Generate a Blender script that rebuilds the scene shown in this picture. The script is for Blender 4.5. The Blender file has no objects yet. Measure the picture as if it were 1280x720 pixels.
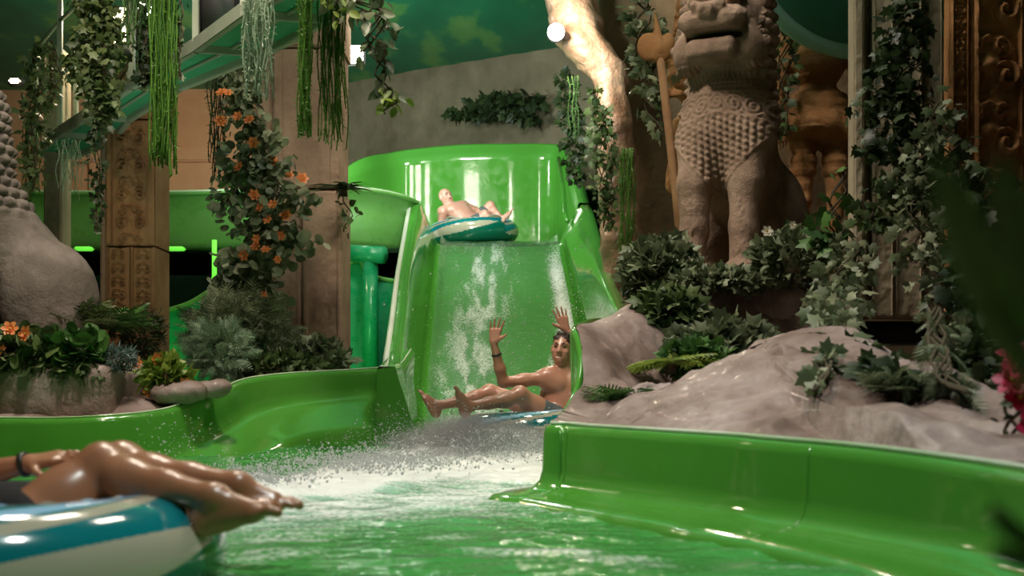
import bpy, bmesh, math, random
import numpy as np
from mathutils import Vector, Matrix, noise as mnoise
random.seed(7); RNG = np.random.default_rng(7)
SC = bpy.context.scene; COL = SC.collection
PI = math.pi
F, CX, HY, CH = 1500.0, 640.0, 500.0, 0.42          # focal length in px, centre column, horizon row, eye height

def P(px, py, Y): return ((px-CX)*Y/F, Y, CH+(HY-py)*Y/F)
def V(*a): return np.array(a, float)
def A(p): return np.array(p, float)

# ------------------------------------------------------------------ noise
def _h(ix, iy, iz, s):
    n = (ix*374761393 + iy*668265263 + iz*2147483647 + s*974634777) & 0xffffffff
    n = ((n ^ (n >> 13))*1274126177) & 0xffffffff
    n = (n ^ (n >> 16)) & 0xffffffff
    n = (n*2246822519) & 0xffffffff
    return ((n ^ (n >> 15)) & 0xffff)/65535.0
def vnoise(p, s=0):
    p = np.asarray(p, float); i = np.floor(p).astype(np.int64); f = p-i; f = f*f*(3-2*f); r = 0
    for a in (0, 1):
        for b in (0, 1):
            for c in (0, 1):
                w = (f[..., 0] if a else 1-f[..., 0])*(f[..., 1] if b else 1-f[..., 1])*(f[..., 2] if c else 1-f[..., 2])
                r = r+w*_h(i[..., 0]+a, i[..., 1]+b, i[..., 2]+c, s)
    return r*2-1
def fbm(p, o=4, s=0):
    r = 0; a = 1; t = 0; q = np.asarray(p, float)
    for k in range(o):
        r = r+a*vnoise(q, s+k); t += a; a *= .5; q = q*2.03+7.1
    return r/t
def ridged(p, o=4, s=0):
    r = 0; a = 1; t = 0; q = np.asarray(p, float)
    for k in range(o):
        r = r+a*(1-2*np.abs(vnoise(q, s+k))); t += a; a *= .5; q = q*2.03+3.7
    return r/t
def sstep(a, b, x): t = np.clip((x-a)/(b-a), 0, 1); return t*t*(3-2*t)

# ------------------------------------------------------------------ object helpers
def link(o, parent=None):
    COL.objects.link(o)
    if parent is not None:
        o.parent = parent
    return o
def mesh(name, verts, faces, mats, parent=None, smooth=True, fm=None):
    me = bpy.data.meshes.new(name)
    verts = np.asarray(verts, np.float32)
    if isinstance(faces, np.ndarray):
        n, k = faces.shape
        me.vertices.add(len(verts)); me.vertices.foreach_set('co', verts.ravel())
        me.loops.add(n*k); me.loops.foreach_set('vertex_index', faces.astype(np.int32).ravel())
        me.polygons.add(n); me.polygons.foreach_set('loop_start', np.arange(0, n*k, k, dtype=np.int32))
        me.update(calc_edges=True); me.validate()
    else:
        me.from_pydata([tuple(map(float, v)) for v in verts], [], faces)
    for m in (mats if isinstance(mats, (list, tuple)) else [mats]): me.materials.append(m)
    if fm is not None: me.polygons.foreach_set('material_index', np.asarray(fm, np.int32))
    me.polygons.foreach_set('use_smooth', np.full(len(me.polygons), smooth))
    me.update()
    return link(bpy.data.objects.new(name, me), parent)
def tag(o, label=None, cat=None, group=None, kind=None):
    if label: o['label'] = label
    if cat: o['category'] = cat
    if group: o['group'] = group
    if kind: o['kind'] = kind
    return o
def thing(name, label, cat, loc=(0, 0, 0), group=None, rz=0):
    o = bpy.data.objects.new(name, None); o.empty_display_size = .1
    o.location = loc; o.rotation_euler = (0, 0, rz)
    return tag(link(o), label, cat, group)
def rel(o, parent):
    "parent o keeping its world placement (parent unrotated)"
    o.parent = parent; o.location = Vector(o.location)-Vector(parent.location); return o
def copy_tree(o, parent=None):
    c = o.copy(); COL.objects.link(c)
    if parent is not None: c.parent = parent
    for ch in list(o.children): copy_tree(ch, c)
    return c
class MB:
    def __init__(s): s.v = []; s.f = []; s.m = []; s.n = 0
    def add(s, v, f, m=0):
        v = np.asarray(v, float)
        s.v.append(v); s.f += [tuple(int(i)+s.n for i in q) for q in f]; s.m += [m]*len(f); s.n += len(v)
    def box(s, c, d, R=None, bev=.0, m=0):
        c = A(c); d = A(d)/2
        if bev <= 0:
            v = V(*[[x, y, z] for x in (-1, 1) for y in (-1, 1) for z in (-1, 1)])*d
            f = [(0, 1, 3, 2), (4, 6, 7, 5), (0, 4, 5, 1), (2, 3, 7, 6), (0, 2, 6, 4), (1, 5, 7, 3)]
        else:
            bm = bmesh.new(); bmesh.ops.create_cube(bm, size=2)
            for q in bm.verts: q.co = Vector((q.co.x*d[0], q.co.y*d[1], q.co.z*d[2]))
            bmesh.ops.bevel(bm, geom=bm.edges[:], offset=bev, segments=2, affect='EDGES')
            bm.verts.index_update()
            v = V(*[list(q.co) for q in bm.verts]); f = [tuple(q.index for q in g.verts) for g in bm.faces]; bm.free()
        if R is not None: v = v@A(R).T
        s.add(v+c, f, m)
    def tube(s, pts, r, n=8, m=0, cap=True):
        pts = [A(p) for p in pts]; k = len(pts)
        r = [r]*k if np.isscalar(r) else list(r)
        vs = []; up = V(0, 0, 1)
        for i, p in enumerate(pts):
            t = pts[min(i+1, k-1)]-pts[max(i-1, 0)]; t = t/(np.linalg.norm(t)+1e-9)
            if i == 0:
                a = np.cross(t, V(0, 0, 1) if abs(t[2]) < .9 else V(1, 0, 0))
            else: a = a-t*(a@t)
            a = a/(np.linalg.norm(a)+1e-9); b = np.cross(t, a)
            for j in range(n):
                w = 2*PI*j/n; vs.append(p+r[i]*(a*math.cos(w)+b*math.sin(w)))
        f = [(i*n+j, i*n+(j+1) % n, (i+1)*n+(j+1) % n, (i+1)*n+j) for i in range(k-1) for j in range(n)]
        if cap: f += [tuple(range(n))[::-1], tuple((k-1)*n+j for j in range(n))]
        s.add(vs, f, m)
    def grid(s, G, m=0, flip=False):
        G = np.asarray(G, float); a, b = G.shape[:2]
        f = [(i*b+j, i*b+j+1, (i+1)*b+j+1, (i+1)*b+j) for i in range(a-1) for j in range(b-1)]
        if flip: f = [q[::-1] for q in f]
        s.add(G.reshape(-1, 3), f, m)
    def build(s, name, mats, parent=None, smooth=True, auto=None):
        o = mesh(name, np.concatenate(s.v), s.f, mats, parent, smooth, s.m)
        if smooth and auto is not None:
            o.data.set_sharp_from_angle(angle=math.radians(auto))
        return o
def spline(pts, n):
    "catmull-rom through rows of any width, n samples per span"
    p = A(pts); q = np.vstack([2*p[0]-p[1], p, 2*p[-1]-p[-2]]); out = []
    for i in range(1, len(q)-2):
        for k in range(n):
            t = k/n
            out.append(.5*((2*q[i])+(-q[i-1]+q[i+1])*t+(2*q[i-1]-5*q[i]+4*q[i+1]-q[i+2])*t*t+(-q[i-1]+3*q[i]-3*q[i+1]+q[i+2])*t**3))
    out.append(p[-1]); return np.array(out)
def gridfaces(a, b):
    i = np.arange(a-1)[:, None]*b+np.arange(b-1)[None, :]
    return np.stack([i, i+1, i+b+1, i+b], -1).reshape(-1, 4)
def fgrid(name, G, mats, parent=None, flip=False, fm=None):
    G = np.asarray(G, float); f = gridfaces(*G.shape[:2])
    if flip: f = f[:, ::-1]
    return mesh(name, G.reshape(-1, 3), f, mats, parent, True, fm)

# ------------------------------------------------------------------ blended solids (surface nets)
class Solid:
    def __init__(s, k=.02): s.p = []; s.k = k
    def cone(s, a, b, ra, rb=None, k=None, neg=False, col=0): s.p.append(('c', A(a), A(b), ra, ra if rb is None else rb, s.k if k is None else k, neg)); return s
    def ell(s, c, r, R=None, k=None, neg=False): s.p.append(('e', A(c), A(r) if not np.isscalar(r) else V(r, r, r), None if R is None else A(R), 0, s.k if k is None else k, neg)); return s
    def chain(s, pts, rs, k=None):
        for i in range(len(pts)-1): s.cone(pts[i], pts[i+1], rs[i], rs[i+1], k)
        return s
    def box(s, c, d, R=None, r=.01, k=None, neg=False): s.p.append(('b', A(c), A(d)/2, None if R is None else A(R), r, s.k if k is None else k, neg)); return s
    def bounds(s, q, m):
        if q[0] == 'c':
            lo = np.minimum(q[1]-q[3], q[2]-q[4]); hi = np.maximum(q[1]+q[3], q[2]+q[4])
        else:
            R = float(np.linalg.norm(q[2])) if q[3] is not None else None
            e = V(R, R, R) if R else q[2]
            lo = q[1]-e; hi = q[1]+e
        return lo-m, hi+m
    def extract(s, h, clip=None):
        B = [s.bounds(q, 0) for q in s.p if not q[6]]
        lo = np.min([b[0] for b in B], 0)-3*h; hi = np.max([b[1] for b in B], 0)+3*h
        n = np.ceil((hi-lo)/h).astype(int)+1
        D = np.full(n, 1.0, np.float32)
        for q in s.p:
            m = max(q[5]*1.2, 3*h)+2*h
            a, b = s.bounds(q, m)
            i0 = np.clip(np.floor((a-lo)/h).astype(int), 0, n); i1 = np.clip(np.ceil((b-lo)/h).astype(int)+1, 0, n)
            if (i1 <= i0).any(): continue
            X = [lo[d]+h*np.arange(i0[d], i1[d]) for d in range(3)]
            X, Y, Z = np.meshgrid(*X, indexing='ij')
            X = X-q[1][0]; Y = Y-q[1][1]; Z = Z-q[1][2]
            if q[0] == 'c':
                ba = q[2]-q[1]; L = ba@ba+1e-12
                t = np.clip((X*ba[0]+Y*ba[1]+Z*ba[2])/L, 0, 1)
                d = np.sqrt((X-t*ba[0])**2+(Y-t*ba[1])**2+(Z-t*ba[2])**2)-(q[3]+(q[4]-q[3])*t)
            else:
                if q[3] is not None:
                    R = q[3]; X, Y, Z = X*R[0, 0]+Y*R[1, 0]+Z*R[2, 0], X*R[0, 1]+Y*R[1, 1]+Z*R[2, 1], X*R[0, 2]+Y*R[1, 2]+Z*R[2, 2]
                r = q[2]
                if q[0] == 'e':
                    k0 = np.sqrt((X/r[0])**2+(Y/r[1])**2+(Z/r[2])**2); k1 = np.sqrt((X/r[0]**2)**2+(Y/r[1]**2)**2+(Z/r[2]**2)**2)+1e-9
                    d = k0*(k0-1)/k1; d = np.where(k0 < 1e-3, -r.min(), d)
                else:
                    rr = q[4]; a_, b_, c_ = np.abs(X)-r[0]+rr, np.abs(Y)-r[1]+rr, np.abs(Z)-r[2]+rr
                    d = np.sqrt(np.maximum(a_, 0)**2+np.maximum(b_, 0)**2+np.maximum(c_, 0)**2)+np.minimum(np.maximum(a_, np.maximum(b_, c_)), 0)-rr
            sl = tuple(slice(i0[e], i1[e]) for e in range(3)); o = D[sl]; k = q[5]
            if q[6]:
                d = -d
                hh = np.clip(.5-.5*(o-d)/max(k, 1e-5), 0, 1) if False else np.maximum(k-np.abs(o-d), 0)/max(k, 1e-5)
                D[sl] = np.maximum(o, d)+hh*hh*k*.25
            else:
                hh = np.maximum(k-np.abs(o-d), 0)/max(k, 1e-5)
                D[sl] = np.minimum(o, d)-hh*hh*k*.25
        return nets(D, lo, h)
def nets(D, lo, h):
    S = D < 0
    nx, ny, nz = D.shape
    c = np.zeros((nx-1, ny-1, nz-1), np.int8)
    for a in (0, 1):
        for b in (0, 1):
            for e in (0, 1): c += S[a:nx-1+a, b:ny-1+b, e:nz-1+e]
    act = np.argwhere((c > 0) & (c < 8))
    idx = np.full(c.shape, -1, np.int64); idx[tuple(act.T)] = np.arange(len(act))
    acc = np.zeros((len(act), 3)); cnt = np.zeros(len(act))
    cor = [(a, b, e) for a in (0, 1) for b in (0, 1) for e in (0, 1)]
    for p in cor:
        for ax in range(3):
            if p[ax]: continue
            q = list(p); q[ax] = 1
            v0 = D[act[:, 0]+p[0], act[:, 1]+p[1], act[:, 2]+p[2]]; v1 = D[act[:, 0]+q[0], act[:, 1]+q[1], act[:, 2]+q[2]]
            m = (v0 < 0) != (v1 < 0); t = np.where(m, v0/(v0-v1+1e-12), 0)
            pt = np.tile(A(p), (len(act), 1)); pt[:, ax] += t
            acc[m] += pt[m]; cnt[m] += 1
    vs = (act+acc/cnt[:, None])*h+lo
    fs = []
    for ax in range(3):
        u, w = (ax+1) % 3, (ax+2) % 3
        sl0 = [slice(1, -1)]*3; sl0[ax] = slice(0, -1); sl1 = [slice(1, -1)]*3; sl1[ax] = slice(1, None)
        a0 = S[tuple(sl0)]; a1 = S[tuple(sl1)]
        e = np.argwhere(a0 != a1); flip = a0[tuple(e.T)]
        e = e.copy(); e[:, u] += 1; e[:, w] += 1
        def g(du, dw):
            q = e.copy(); q[:, u] += du; q[:, w] += dw; return idx[tuple(q.T)]
        Q = np.stack([g(-1, -1), g(0, -1), g(0, 0), g(-1, 0)], 1)
        Q[~flip] = Q[~flip][:, ::-1]
        fs.append(Q)
    fs = np.concatenate(fs); fs = fs[(fs >= 0).all(1)]
    return vs, fs
def relax(v, f, it=2):
    n = len(v); e = np.concatenate([f[:, [0, 1]], f[:, [1, 2]], f[:, [2, 3]], f[:, [3, 0]]])
    for _ in range(it):
        s = np.zeros_like(v); c = np.zeros(n)
        for d in range(3):
            s[:, d] = np.bincount(e[:, 0], v[e[:, 1], d], n)+np.bincount(e[:, 1], v[e[:, 0], d], n)
        c = np.bincount(e[:, 0], minlength=n)+np.bincount(e[:, 1], minlength=n)
        v = .5*v+.5*s/np.maximum(c, 1)[:, None]
    return v
def vnormals(v, f):
    fn = np.cross(v[f[:, 2]]-v[f[:, 0]], v[f[:, 3]]-v[f[:, 1]]); n = np.zeros_like(v)
    for k in range(4):
        for d in range(3): n[:, d] += np.bincount(f[:, k], fn[:, d], len(v))
    return n/(np.linalg.norm(n, axis=1)[:, None]+1e-12)
def solid_obj(name, sd, h, mat, parent=None, smooth=1, disp=None, R=None, T=None):
    v, f = sd.extract(h)
    if smooth: v = relax(v, f, smooth)
    if disp is not None: v = v+vnormals(v, f)*disp(v)[:, None]
    if R is not None: v = v@A(R).T
    if T is not None: v = v+A(T)
    return mesh(name, v, f, mat, parent)
def rotz(a): c, s = math.cos(a), math.sin(a); return V([c, -s, 0], [s, c, 0], [0, 0, 1])
def rotx(a): c, s = math.cos(a), math.sin(a); return V([1, 0, 0], [0, c, -s], [0, s, c])
def roty(a): c, s = math.cos(a), math.sin(a); return V([c, 0, s], [0, 1, 0], [-s, 0, c])
def unit(v): v = A(v); return v/(np.linalg.norm(v)+1e-12)
def frame(fwd, up):
    "columns: side, forward, up"
    f_ = unit(fwd); s_ = unit(np.cross(f_, A(up))); u_ = np.cross(s_, f_); return np.stack([s_, f_, u_], 1)

# ------------------------------------------------------------------ materials
def nodes(name):
    m = bpy.data.materials.new(name); m.use_nodes = True; t = m.node_tree
    return m, t, t.nodes['Principled BSDF'], t.nodes['Material Output']
def N(t, kind, **kw):
    n = t.nodes.new(kind)
    for k, v in kw.items():
        if k in n.inputs.keys(): n.inputs[k].default_value = v
        else: setattr(n, k, v)
    return n
def ramp(t, fac, stops):
    r = N(t, 'ShaderNodeValToRGB'); e = r.color_ramp.elements
    while len(e) < len(stops): e.new(.5)
    for i, (p, c) in enumerate(stops): e[i].position = p; e[i].color = (*c, 1)
    t.links.new(fac, r.inputs[0]); return r.outputs[0]
def simple(name, c, rough=.5, spec=.5, metal=0, coat=0, bump=0, bscale=20):
    m, t, b, o = nodes(name)
    b.inputs['Base Color'].default_value = (*c, 1); b.inputs['Roughness'].default_value = rough
    b.inputs['Metallic'].default_value = metal; b.inputs['Specular IOR Level'].default_value = spec
    b.inputs['Coat Weight'].default_value = coat; b.inputs['Coat Roughness'].default_value = .05
    if bump:
        g = N(t, 'ShaderNodeTexCoord'); n = N(t, 'ShaderNodeTexNoise', Scale=bscale, Detail=4.0); t.links.new(g.outputs['Object'], n.inputs['Vector'])
        u = N(t, 'ShaderNodeBump', Strength=bump, Distance=.02); t.links.new(n.outputs[0], u.inputs['Height']); t.links.new(u.outputs[0], b.inputs['Normal'])
    return m
def mottled(name, stops, scale=2, rough=.8, bump=.4, bscale=25, spec=.3, detail=6, bdist=.02, coat=0):
    m, t, b, o = nodes(name)
    g = N(t, 'ShaderNodeTexCoord'); n = N(t, 'ShaderNodeTexNoise', Scale=scale, Detail=float(detail), Roughness=.62)
    t.links.new(g.outputs['Object'], n.inputs['Vector'])
    t.links.new(ramp(t, n.outputs[0], stops), b.inputs['Base Color'])
    b.inputs['Roughness'].default_value = rough; b.inputs['Specular IOR Level'].default_value = spec
    b.inputs['Coat Weight'].default_value = coat; b.inputs['Coat Roughness'].default_value = .15
    n2 = N(t, 'ShaderNodeTexNoise', Scale=bscale, Detail=5.0); t.links.new(g.outputs['Object'], n2.inputs['Vector'])
    u = N(t, 'ShaderNodeBump', Strength=bump, Distance=bdist); t.links.new(n2.outputs[0], u.inputs['Height']); t.links.new(u.outputs[0], b.inputs['Normal'])
    return m
def leafmat(name, cols, rough=.45, trans=.25):
    m, t, b, o = nodes(name)
    g = N(t, 'ShaderNodeNewGeometry')
    k = len(cols); c = ramp(t, g.outputs['Random Per Island'], [(i/(k-1) if k > 1 else 0, cc) for i, cc in enumerate(cols)])
    t.links.new(c, b.inputs['Base Color']); b.inputs['Roughness'].default_value = rough; b.inputs['Specular IOR Level'].default_value = .4
    tr = N(t, 'ShaderNodeBsdfTranslucent'); t.links.new(c, tr.inputs[0])
    mx = N(t, 'ShaderNodeMixShader', Fac=trans); t.links.new(b.outputs[0], mx.inputs[1]); t.links.new(tr.outputs[0], mx.inputs[2]); t.links.new(mx.outputs[0], o.inputs[0])
    return m
def emit(name, c, s):
    m, t, b, o = nodes(name); b.inputs['Base Color'].default_value = (*c, 1)
    b.inputs['Emission Color'].default_value = (*c, 1); b.inputs['Emission Strength'].default_value = s; return m
def gelcoat(name, c, c2, rough=.12, wet=.6):
    "glossy glass fibre with faint mottling and wetness"
    m, t, b, o = nodes(name)
    g = N(t, 'ShaderNodeTexCoord'); n = N(t, 'ShaderNodeTexNoise', Scale=1.3, Detail=4.0); t.links.new(g.outputs['Object'], n.inputs['Vector'])
    t.links.new(ramp(t, n.outputs[0], [(.35, c), (.65, c2)]), b.inputs['Base Color'])
    n2 = N(t, 'ShaderNodeTexNoise', Scale=9.0, Detail=5.0); t.links.new(g.outputs['Object'], n2.inputs['Vector'])
    r = N(t, 'ShaderNodeMapRange'); t.links.new(n2.outputs[0], r.inputs[0]); r.inputs[1].default_value = .4; r.inputs[2].default_value = .65
    r.inputs[3].default_value = rough*.6; r.inputs[4].default_value = rough*1.9; t.links.new(r.outputs[0], b.inputs['Roughness'])
    u = N(t, 'ShaderNodeBump', Strength=.12, Distance=.01); n3 = N(t, 'ShaderNodeTexNoise', Scale=14.0, Detail=3.0)
    t.links.new(g.outputs['Object'], n3.inputs['Vector']); t.links.new(n3.outputs[0], u.inputs['Height']); t.links.new(u.outputs[0], b.inputs['Normal'])
    b.inputs['Specular IOR Level'].default_value = .5
    b.inputs['Coat Weight'].default_value = wet; b.inputs['Coat Roughness'].default_value = .04
    return m
def skinmat(name, c, c2):
    m, t, b, o = nodes(name)
    g = N(t, 'ShaderNodeTexCoord'); n = N(t, 'ShaderNodeTexNoise', Scale=7.0, Detail=4.0); t.links.new(g.outputs['Object'], n.inputs['Vector'])
    t.links.new(ramp(t, n.outputs[0], [(.35, c), (.65, c2)]), b.inputs['Base Color'])
    b.inputs['Roughness'].default_value = .33; b.inputs['Subsurface Weight'].default_value = .08; b.inputs['Subsurface Radius'].default_value = (.02, .008, .005)
    b.inputs['Specular IOR Level'].default_value = .6; b.inputs['Coat Weight'].default_value = .25; b.inputs['Coat Roughness'].default_value = .2
    return m
M = {}
M['gel'] = gelcoat('green_glass_fibre', (.070, .275, .032), (.078, .295, .038))
M['gel_out'] = gelcoat('pale_green_outer_shell', (.12, .34, .07), (.15, .39, .09), .4, .15)
M['gel_teal'] = gelcoat('teal_glass_fibre', (.01, .30, .12), (.015, .36, .15), .35, .2)
M['seam'] = simple('seam_silicone', (.55, .68, .5), .3)
M['flange'] = gelcoat('rim_highlight', (.30, .52, .22), (.80, .84, .72), .12, .8)  # whitish bead colour paints the bright highlights along the pool rims
M['rock'] = mottled('sprayed_rock', [(.32, (.09, .052, .036)), (.48, (.21, .145, .125)), (.66, (.37, .295, .28))], 1.9, .6, .9, 12, .4, bdist=.02, coat=.08)
M['rock_dark'] = mottled('brown_rock', [(.25, (.06, .035, .018)), (.5, (.15, .09, .05)), (.78, (.27, .18, .11))], 1.1, .8, .6, 14, bdist=.04)
M['rock_grey'] = mottled('grey_rock', [(.25, (.11, .09, .055)), (.5, (.22, .18, .12)), (.78, (.36, .29, .2))], .8, .85, .5, 8, bdist=.05)
M['stone'] = mottled('statue_stone', [(.25, (.13, .085, .06)), (.5, (.27, .185, .135)), (.78, (.42, .31, .235))], 3.5, .85, .5, 60, .2, bdist=.012)
M['stone_grey'] = mottled('statue_grey_stone', [(.25, (.08, .065, .055)), (.5, (.17, .14, .12)), (.78, (.31, .26, .235))], 3.5, .8, .5, 60, .3, bdist=.012)
M['terra'] = mottled('terracotta_stone', [(.25, (.20, .085, .03)), (.5, (.38, .18, .07)), (.78, (.52, .30, .14))], 2.5, .85, .5, 40, .2, bdist=.015)
M['column'] = mottled('column_stone', [(.25, (.16, .10, .07)), (.5, (.30, .20, .14)), (.78, (.42, .30, .21))], 2.2, .85, .5, 35, .2, bdist=.012)
M['column_dark'] = mottled('column_brown', [(.25, (.17, .085, .04)), (.5, (.30, .165, .08)), (.78, (.42, .26, .13))], 2.2, .85, .5, 35, .2, bdist=.012)
M['pale'] = mottled('pale_plaster', [(.25, (.22, .18, .12)), (.5, (.33, .28, .19)), (.78, (.42, .37, .26))], 1.5, .85, .3, 25)
M['beam'] = mottled('painted_steel_beam', [(.3, (.30, .36, .26)), (.7, (.42, .46, .36))], 3, .5, .1, 30)
M['deck'] = mottled('green_deck_plates', [(.3, (.05, .34, .17)), (.7, (.08, .42, .23))], 2, .6, .1, 30)
M['black'] = simple('black_fabric', (.008, .008, .01), .8, .3)
M['void'] = simple('void_dark', (.012, .03, .015), .9, .1)
M['metal'] = simple('lamp_housing', (.05, .05, .05), .5)
M['skin1'] = skinmat('tanned_wet_skin', (.34, .14, .07), (.41, .185, .10))
M['skin2'] = skinmat('ruddy_skin', (.47, .21, .14), (.54, .27, .19))
M['skin3'] = skinmat('pink_skin', (.60, .29, .23), (.68, .37, .30))
M['hair'] = simple('dark_hair', (.03, .015, .01), .6)
M['shorts_grey'] = simple('grey_swim_shorts', (.09, .11, .12), .8, bump=.3, bscale=60)
M['nail'] = simple('nail', (.75, .48, .40), .25)
M['band'] = simple('black_rubber_band', (.02, .025, .02), .4)
M['ring_teal'] = simple('teal_vinyl', (.005, .18, .21), .12, .6, coat=.6)
M['ring_green'] = simple('deep_green_vinyl', (.003, .13, .085), .12, .6, coat=.6)
M['ring_white'] = simple('white_vinyl', (.46, .42, .32), .15, .6, coat=.6)
M['ring_blue'] = simple('pale_blue_vinyl', (.35, .60, .85), .12, .6, coat=.6)
M['ring_sky'] = simple('sky_blue_vinyl', (.04, .34, .72), .15, .6, coat=.4)
M['ivy'] = leafmat('ivy_leaf', [(.035, .062, .022), (.07, .115, .036), (.115, .17, .05), (.19, .25, .11), (.045, .08, .028)])
M['ivy_grey'] = leafmat('variegated_leaf', [(.06, .09, .045), (.14, .18, .095), (.34, .37, .23), (.07, .11, .045), (.22, .26, .15)])
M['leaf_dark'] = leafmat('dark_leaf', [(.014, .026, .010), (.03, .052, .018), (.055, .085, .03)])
M['leaf_mid'] = leafmat('mid_green_leaf', [(.03, .09, .02), (.06, .15, .03), (.10, .22, .05), (.03, .08, .03)])
M['leaf_bright'] = leafmat('bright_green_strands', [(.05, .14, .015), (.085, .22, .025), (.13, .29, .04)], trans=.35)
M['leaf_yellow'] = leafmat('yellow_green_leaf', [(.12, .20, .03), (.22, .32, .05), (.32, .38, .08)], trans=.35)
M['leaf_sage'] = leafmat('sage_strands', [(.16, .26, .16), (.26, .38, .24), (.36, .46, .32)])
M['leaf_blue'] = leafmat('blue_grey_leaf', [(.08, .13, .12), (.16, .23, .21), (.05, .09, .08)])
M['twig'] = simple('twig', (.06, .045, .02), .8)
M['orange'] = leafmat('orange_petal', [(.75, .20, .06), (.85, .32, .10), (.80, .15, .08)], trans=.3)
M['white_petal'] = leafmat('white_petal', [(.75, .72, .60), (.65, .62, .5)], trans=.3)
M['red_petal'] = leafmat('crimson_petal', [(.35, .01, .05), (.50, .03, .09), (.25, .01, .03)], trans=.2)
M['centre'] = simple('flower_centre', (.6, .35, .05), .7)
M['lamp_glow'] = emit('lamp_glow', (1, .86, .72), 60)
M['panel_glow'] = emit('window_glow', (1, .93, .80), 26)
M['warm_glow'] = emit('warm_glow', (1, .72, .42), 8)
M['green_glow'] = emit('lime_glow', (.2, 1, .08), .6)

# ================================================================== CAMERA
cam = bpy.data.cameras.new('camera'); co = bpy.data.objects.new('camera', cam); COL.objects.link(co); SC.camera = co
cam.sensor_width = 36; cam.lens = 36*F/1280; cam.shift_y = (HY-360)/1280
co.location = (0, 0, CH); co.rotation_euler = (PI/2, 0, 0); cam.clip_start = .05
cam.dof.use_dof = True; cam.dof.focus_distance = 9.0; cam.dof.aperture_fstop = 2.8

# ================================================================== SHELL
CEIL = 6.2
m, t, b, o_ = nodes('painted_ceiling')
g = N(t, 'ShaderNodeTexCoord')
mp = N(t, 'ShaderNodeMapping'); mp.inputs['Scale'].default_value = (.8, .35, 1); t.links.new(g.outputs['Object'], mp.inputs['Vector'])
n1 = N(t, 'ShaderNodeTexNoise', Scale=1.6, Detail=5.0); t.links.new(mp.outputs[0], n1.inputs['Vector'])
t.links.new(ramp(t, n1.outputs[0], [(.30, (.012, .20, .10)), (.54, (.025, .27, .13)), (.60, (.12, .40, .12)), (.72, (.20, .46, .14))]), b.inputs['Base Color'])
b.inputs['Roughness'].default_value = .5
M['ceiling'] = m
xs = np.linspace(-14, 10, 49); ys = np.linspace(-8, 24, 65); X, Y = np.meshgrid(xs, ys, indexing='ij')
G = np.stack([X, Y, CEIL+.06*fbm(np.stack([X*.4, Y*.4, X*0], -1))], -1)
tag(fgrid('ceiling', G, M['ceiling']), kind='structure')
# rock wall closing the hall behind the slide
def rockwall(name, P0, P1, z0, z1, nu, nv, amp, mat, seed, sc=.7, bulge=None, thick=True):
    P0, P1 = A(P0), A(P1); L = np.linalg.norm(P1-P0); d = (P1-P0)/L; nrm = V(d[1], -d[0])
    u = np.linspace(0, 1, nu); v = np.linspace(0, 1, nv); U, W = np.meshgrid(u, v, indexing='ij')
    Z = z0+(z1-z0)*W; bx = P0[0]+(P1[0]-P0[0])*U; by = P0[1]+(P1[1]-P0[1])*U
    p = np.stack([bx*sc, by*sc, Z*sc], -1)
    D = amp*(.7*ridged(p, 5, seed)+.3*fbm(p*3, 3, seed+9))
    if bulge is not None: D = D+bulge(U, Z)
    G = np.stack([bx+nrm[0]*D, by+nrm[1]*D, Z], -1)
    o = fgrid(name, G, mat); return tag(o, kind='structure')
rockwall('wall_back', (-3.6, 22.2), (1.4, 19.4), 3.0, CEIL+.1, 90, 60, .16, M['rock_grey'], 3)
# brown panelled hall wall, far left of the back
mb = MB()
for i, x in enumerate((-10.9, -9.3, -7.9, -6.6, -5.3)):
    mb.box((x+.6, 22.3, 3.2), (1.1, .12, 3.6), bev=.02)
mb.box((-7.5, 22.45, 3.0), (10, .1, 6.6))
mb.box((-7.5, 22.25, 4.95), (10, .2, .25), bev=.03)
tag(mb.build('wall_panelled', mottled('panel_wall', [(.3, (.50, .22, .10)), (.7, (.62, .34, .19))], 1.0, .6, .2, 10), smooth=False), kind='structure')
def slab(name, c, d, mat, kind='structure'):
    q = MB(); q.box(c, d); return tag(q.build(name, mat, smooth=False), kind=kind)
slab('wall_left', (-12.2, 8, 3), (.3, 32, 6.8), M['rock_dark'])
slab('wall_right', (9.2, 8, 3), (.3, 32, 6.8), M['rock_dark'])
slab('wall_front', (-1.5, -8.2, 3), (22, .3, 6.8), M['pale'])
slab('floor', (-1.5, 8, -.95), (22, 32, .3), M['rock_dark'])
slab('wall_far', (-1.5, 23.9, 3), (22, .2, 6.8), M['void'])
# jungle rock flank on the right, with its lit left edge
def flank(U, Z):
    e = np.exp(-(U/.05)**2)
    return .35*e+.18*np.sin(Z*1.1+U*9)*(1-e)
rockwall('wall_rock', (1.22, 13.6), (6.6, 9.6), -.3, CEIL+.1, 150, 150, .28, M['rock_dark'], 11, .55, flank)
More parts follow.
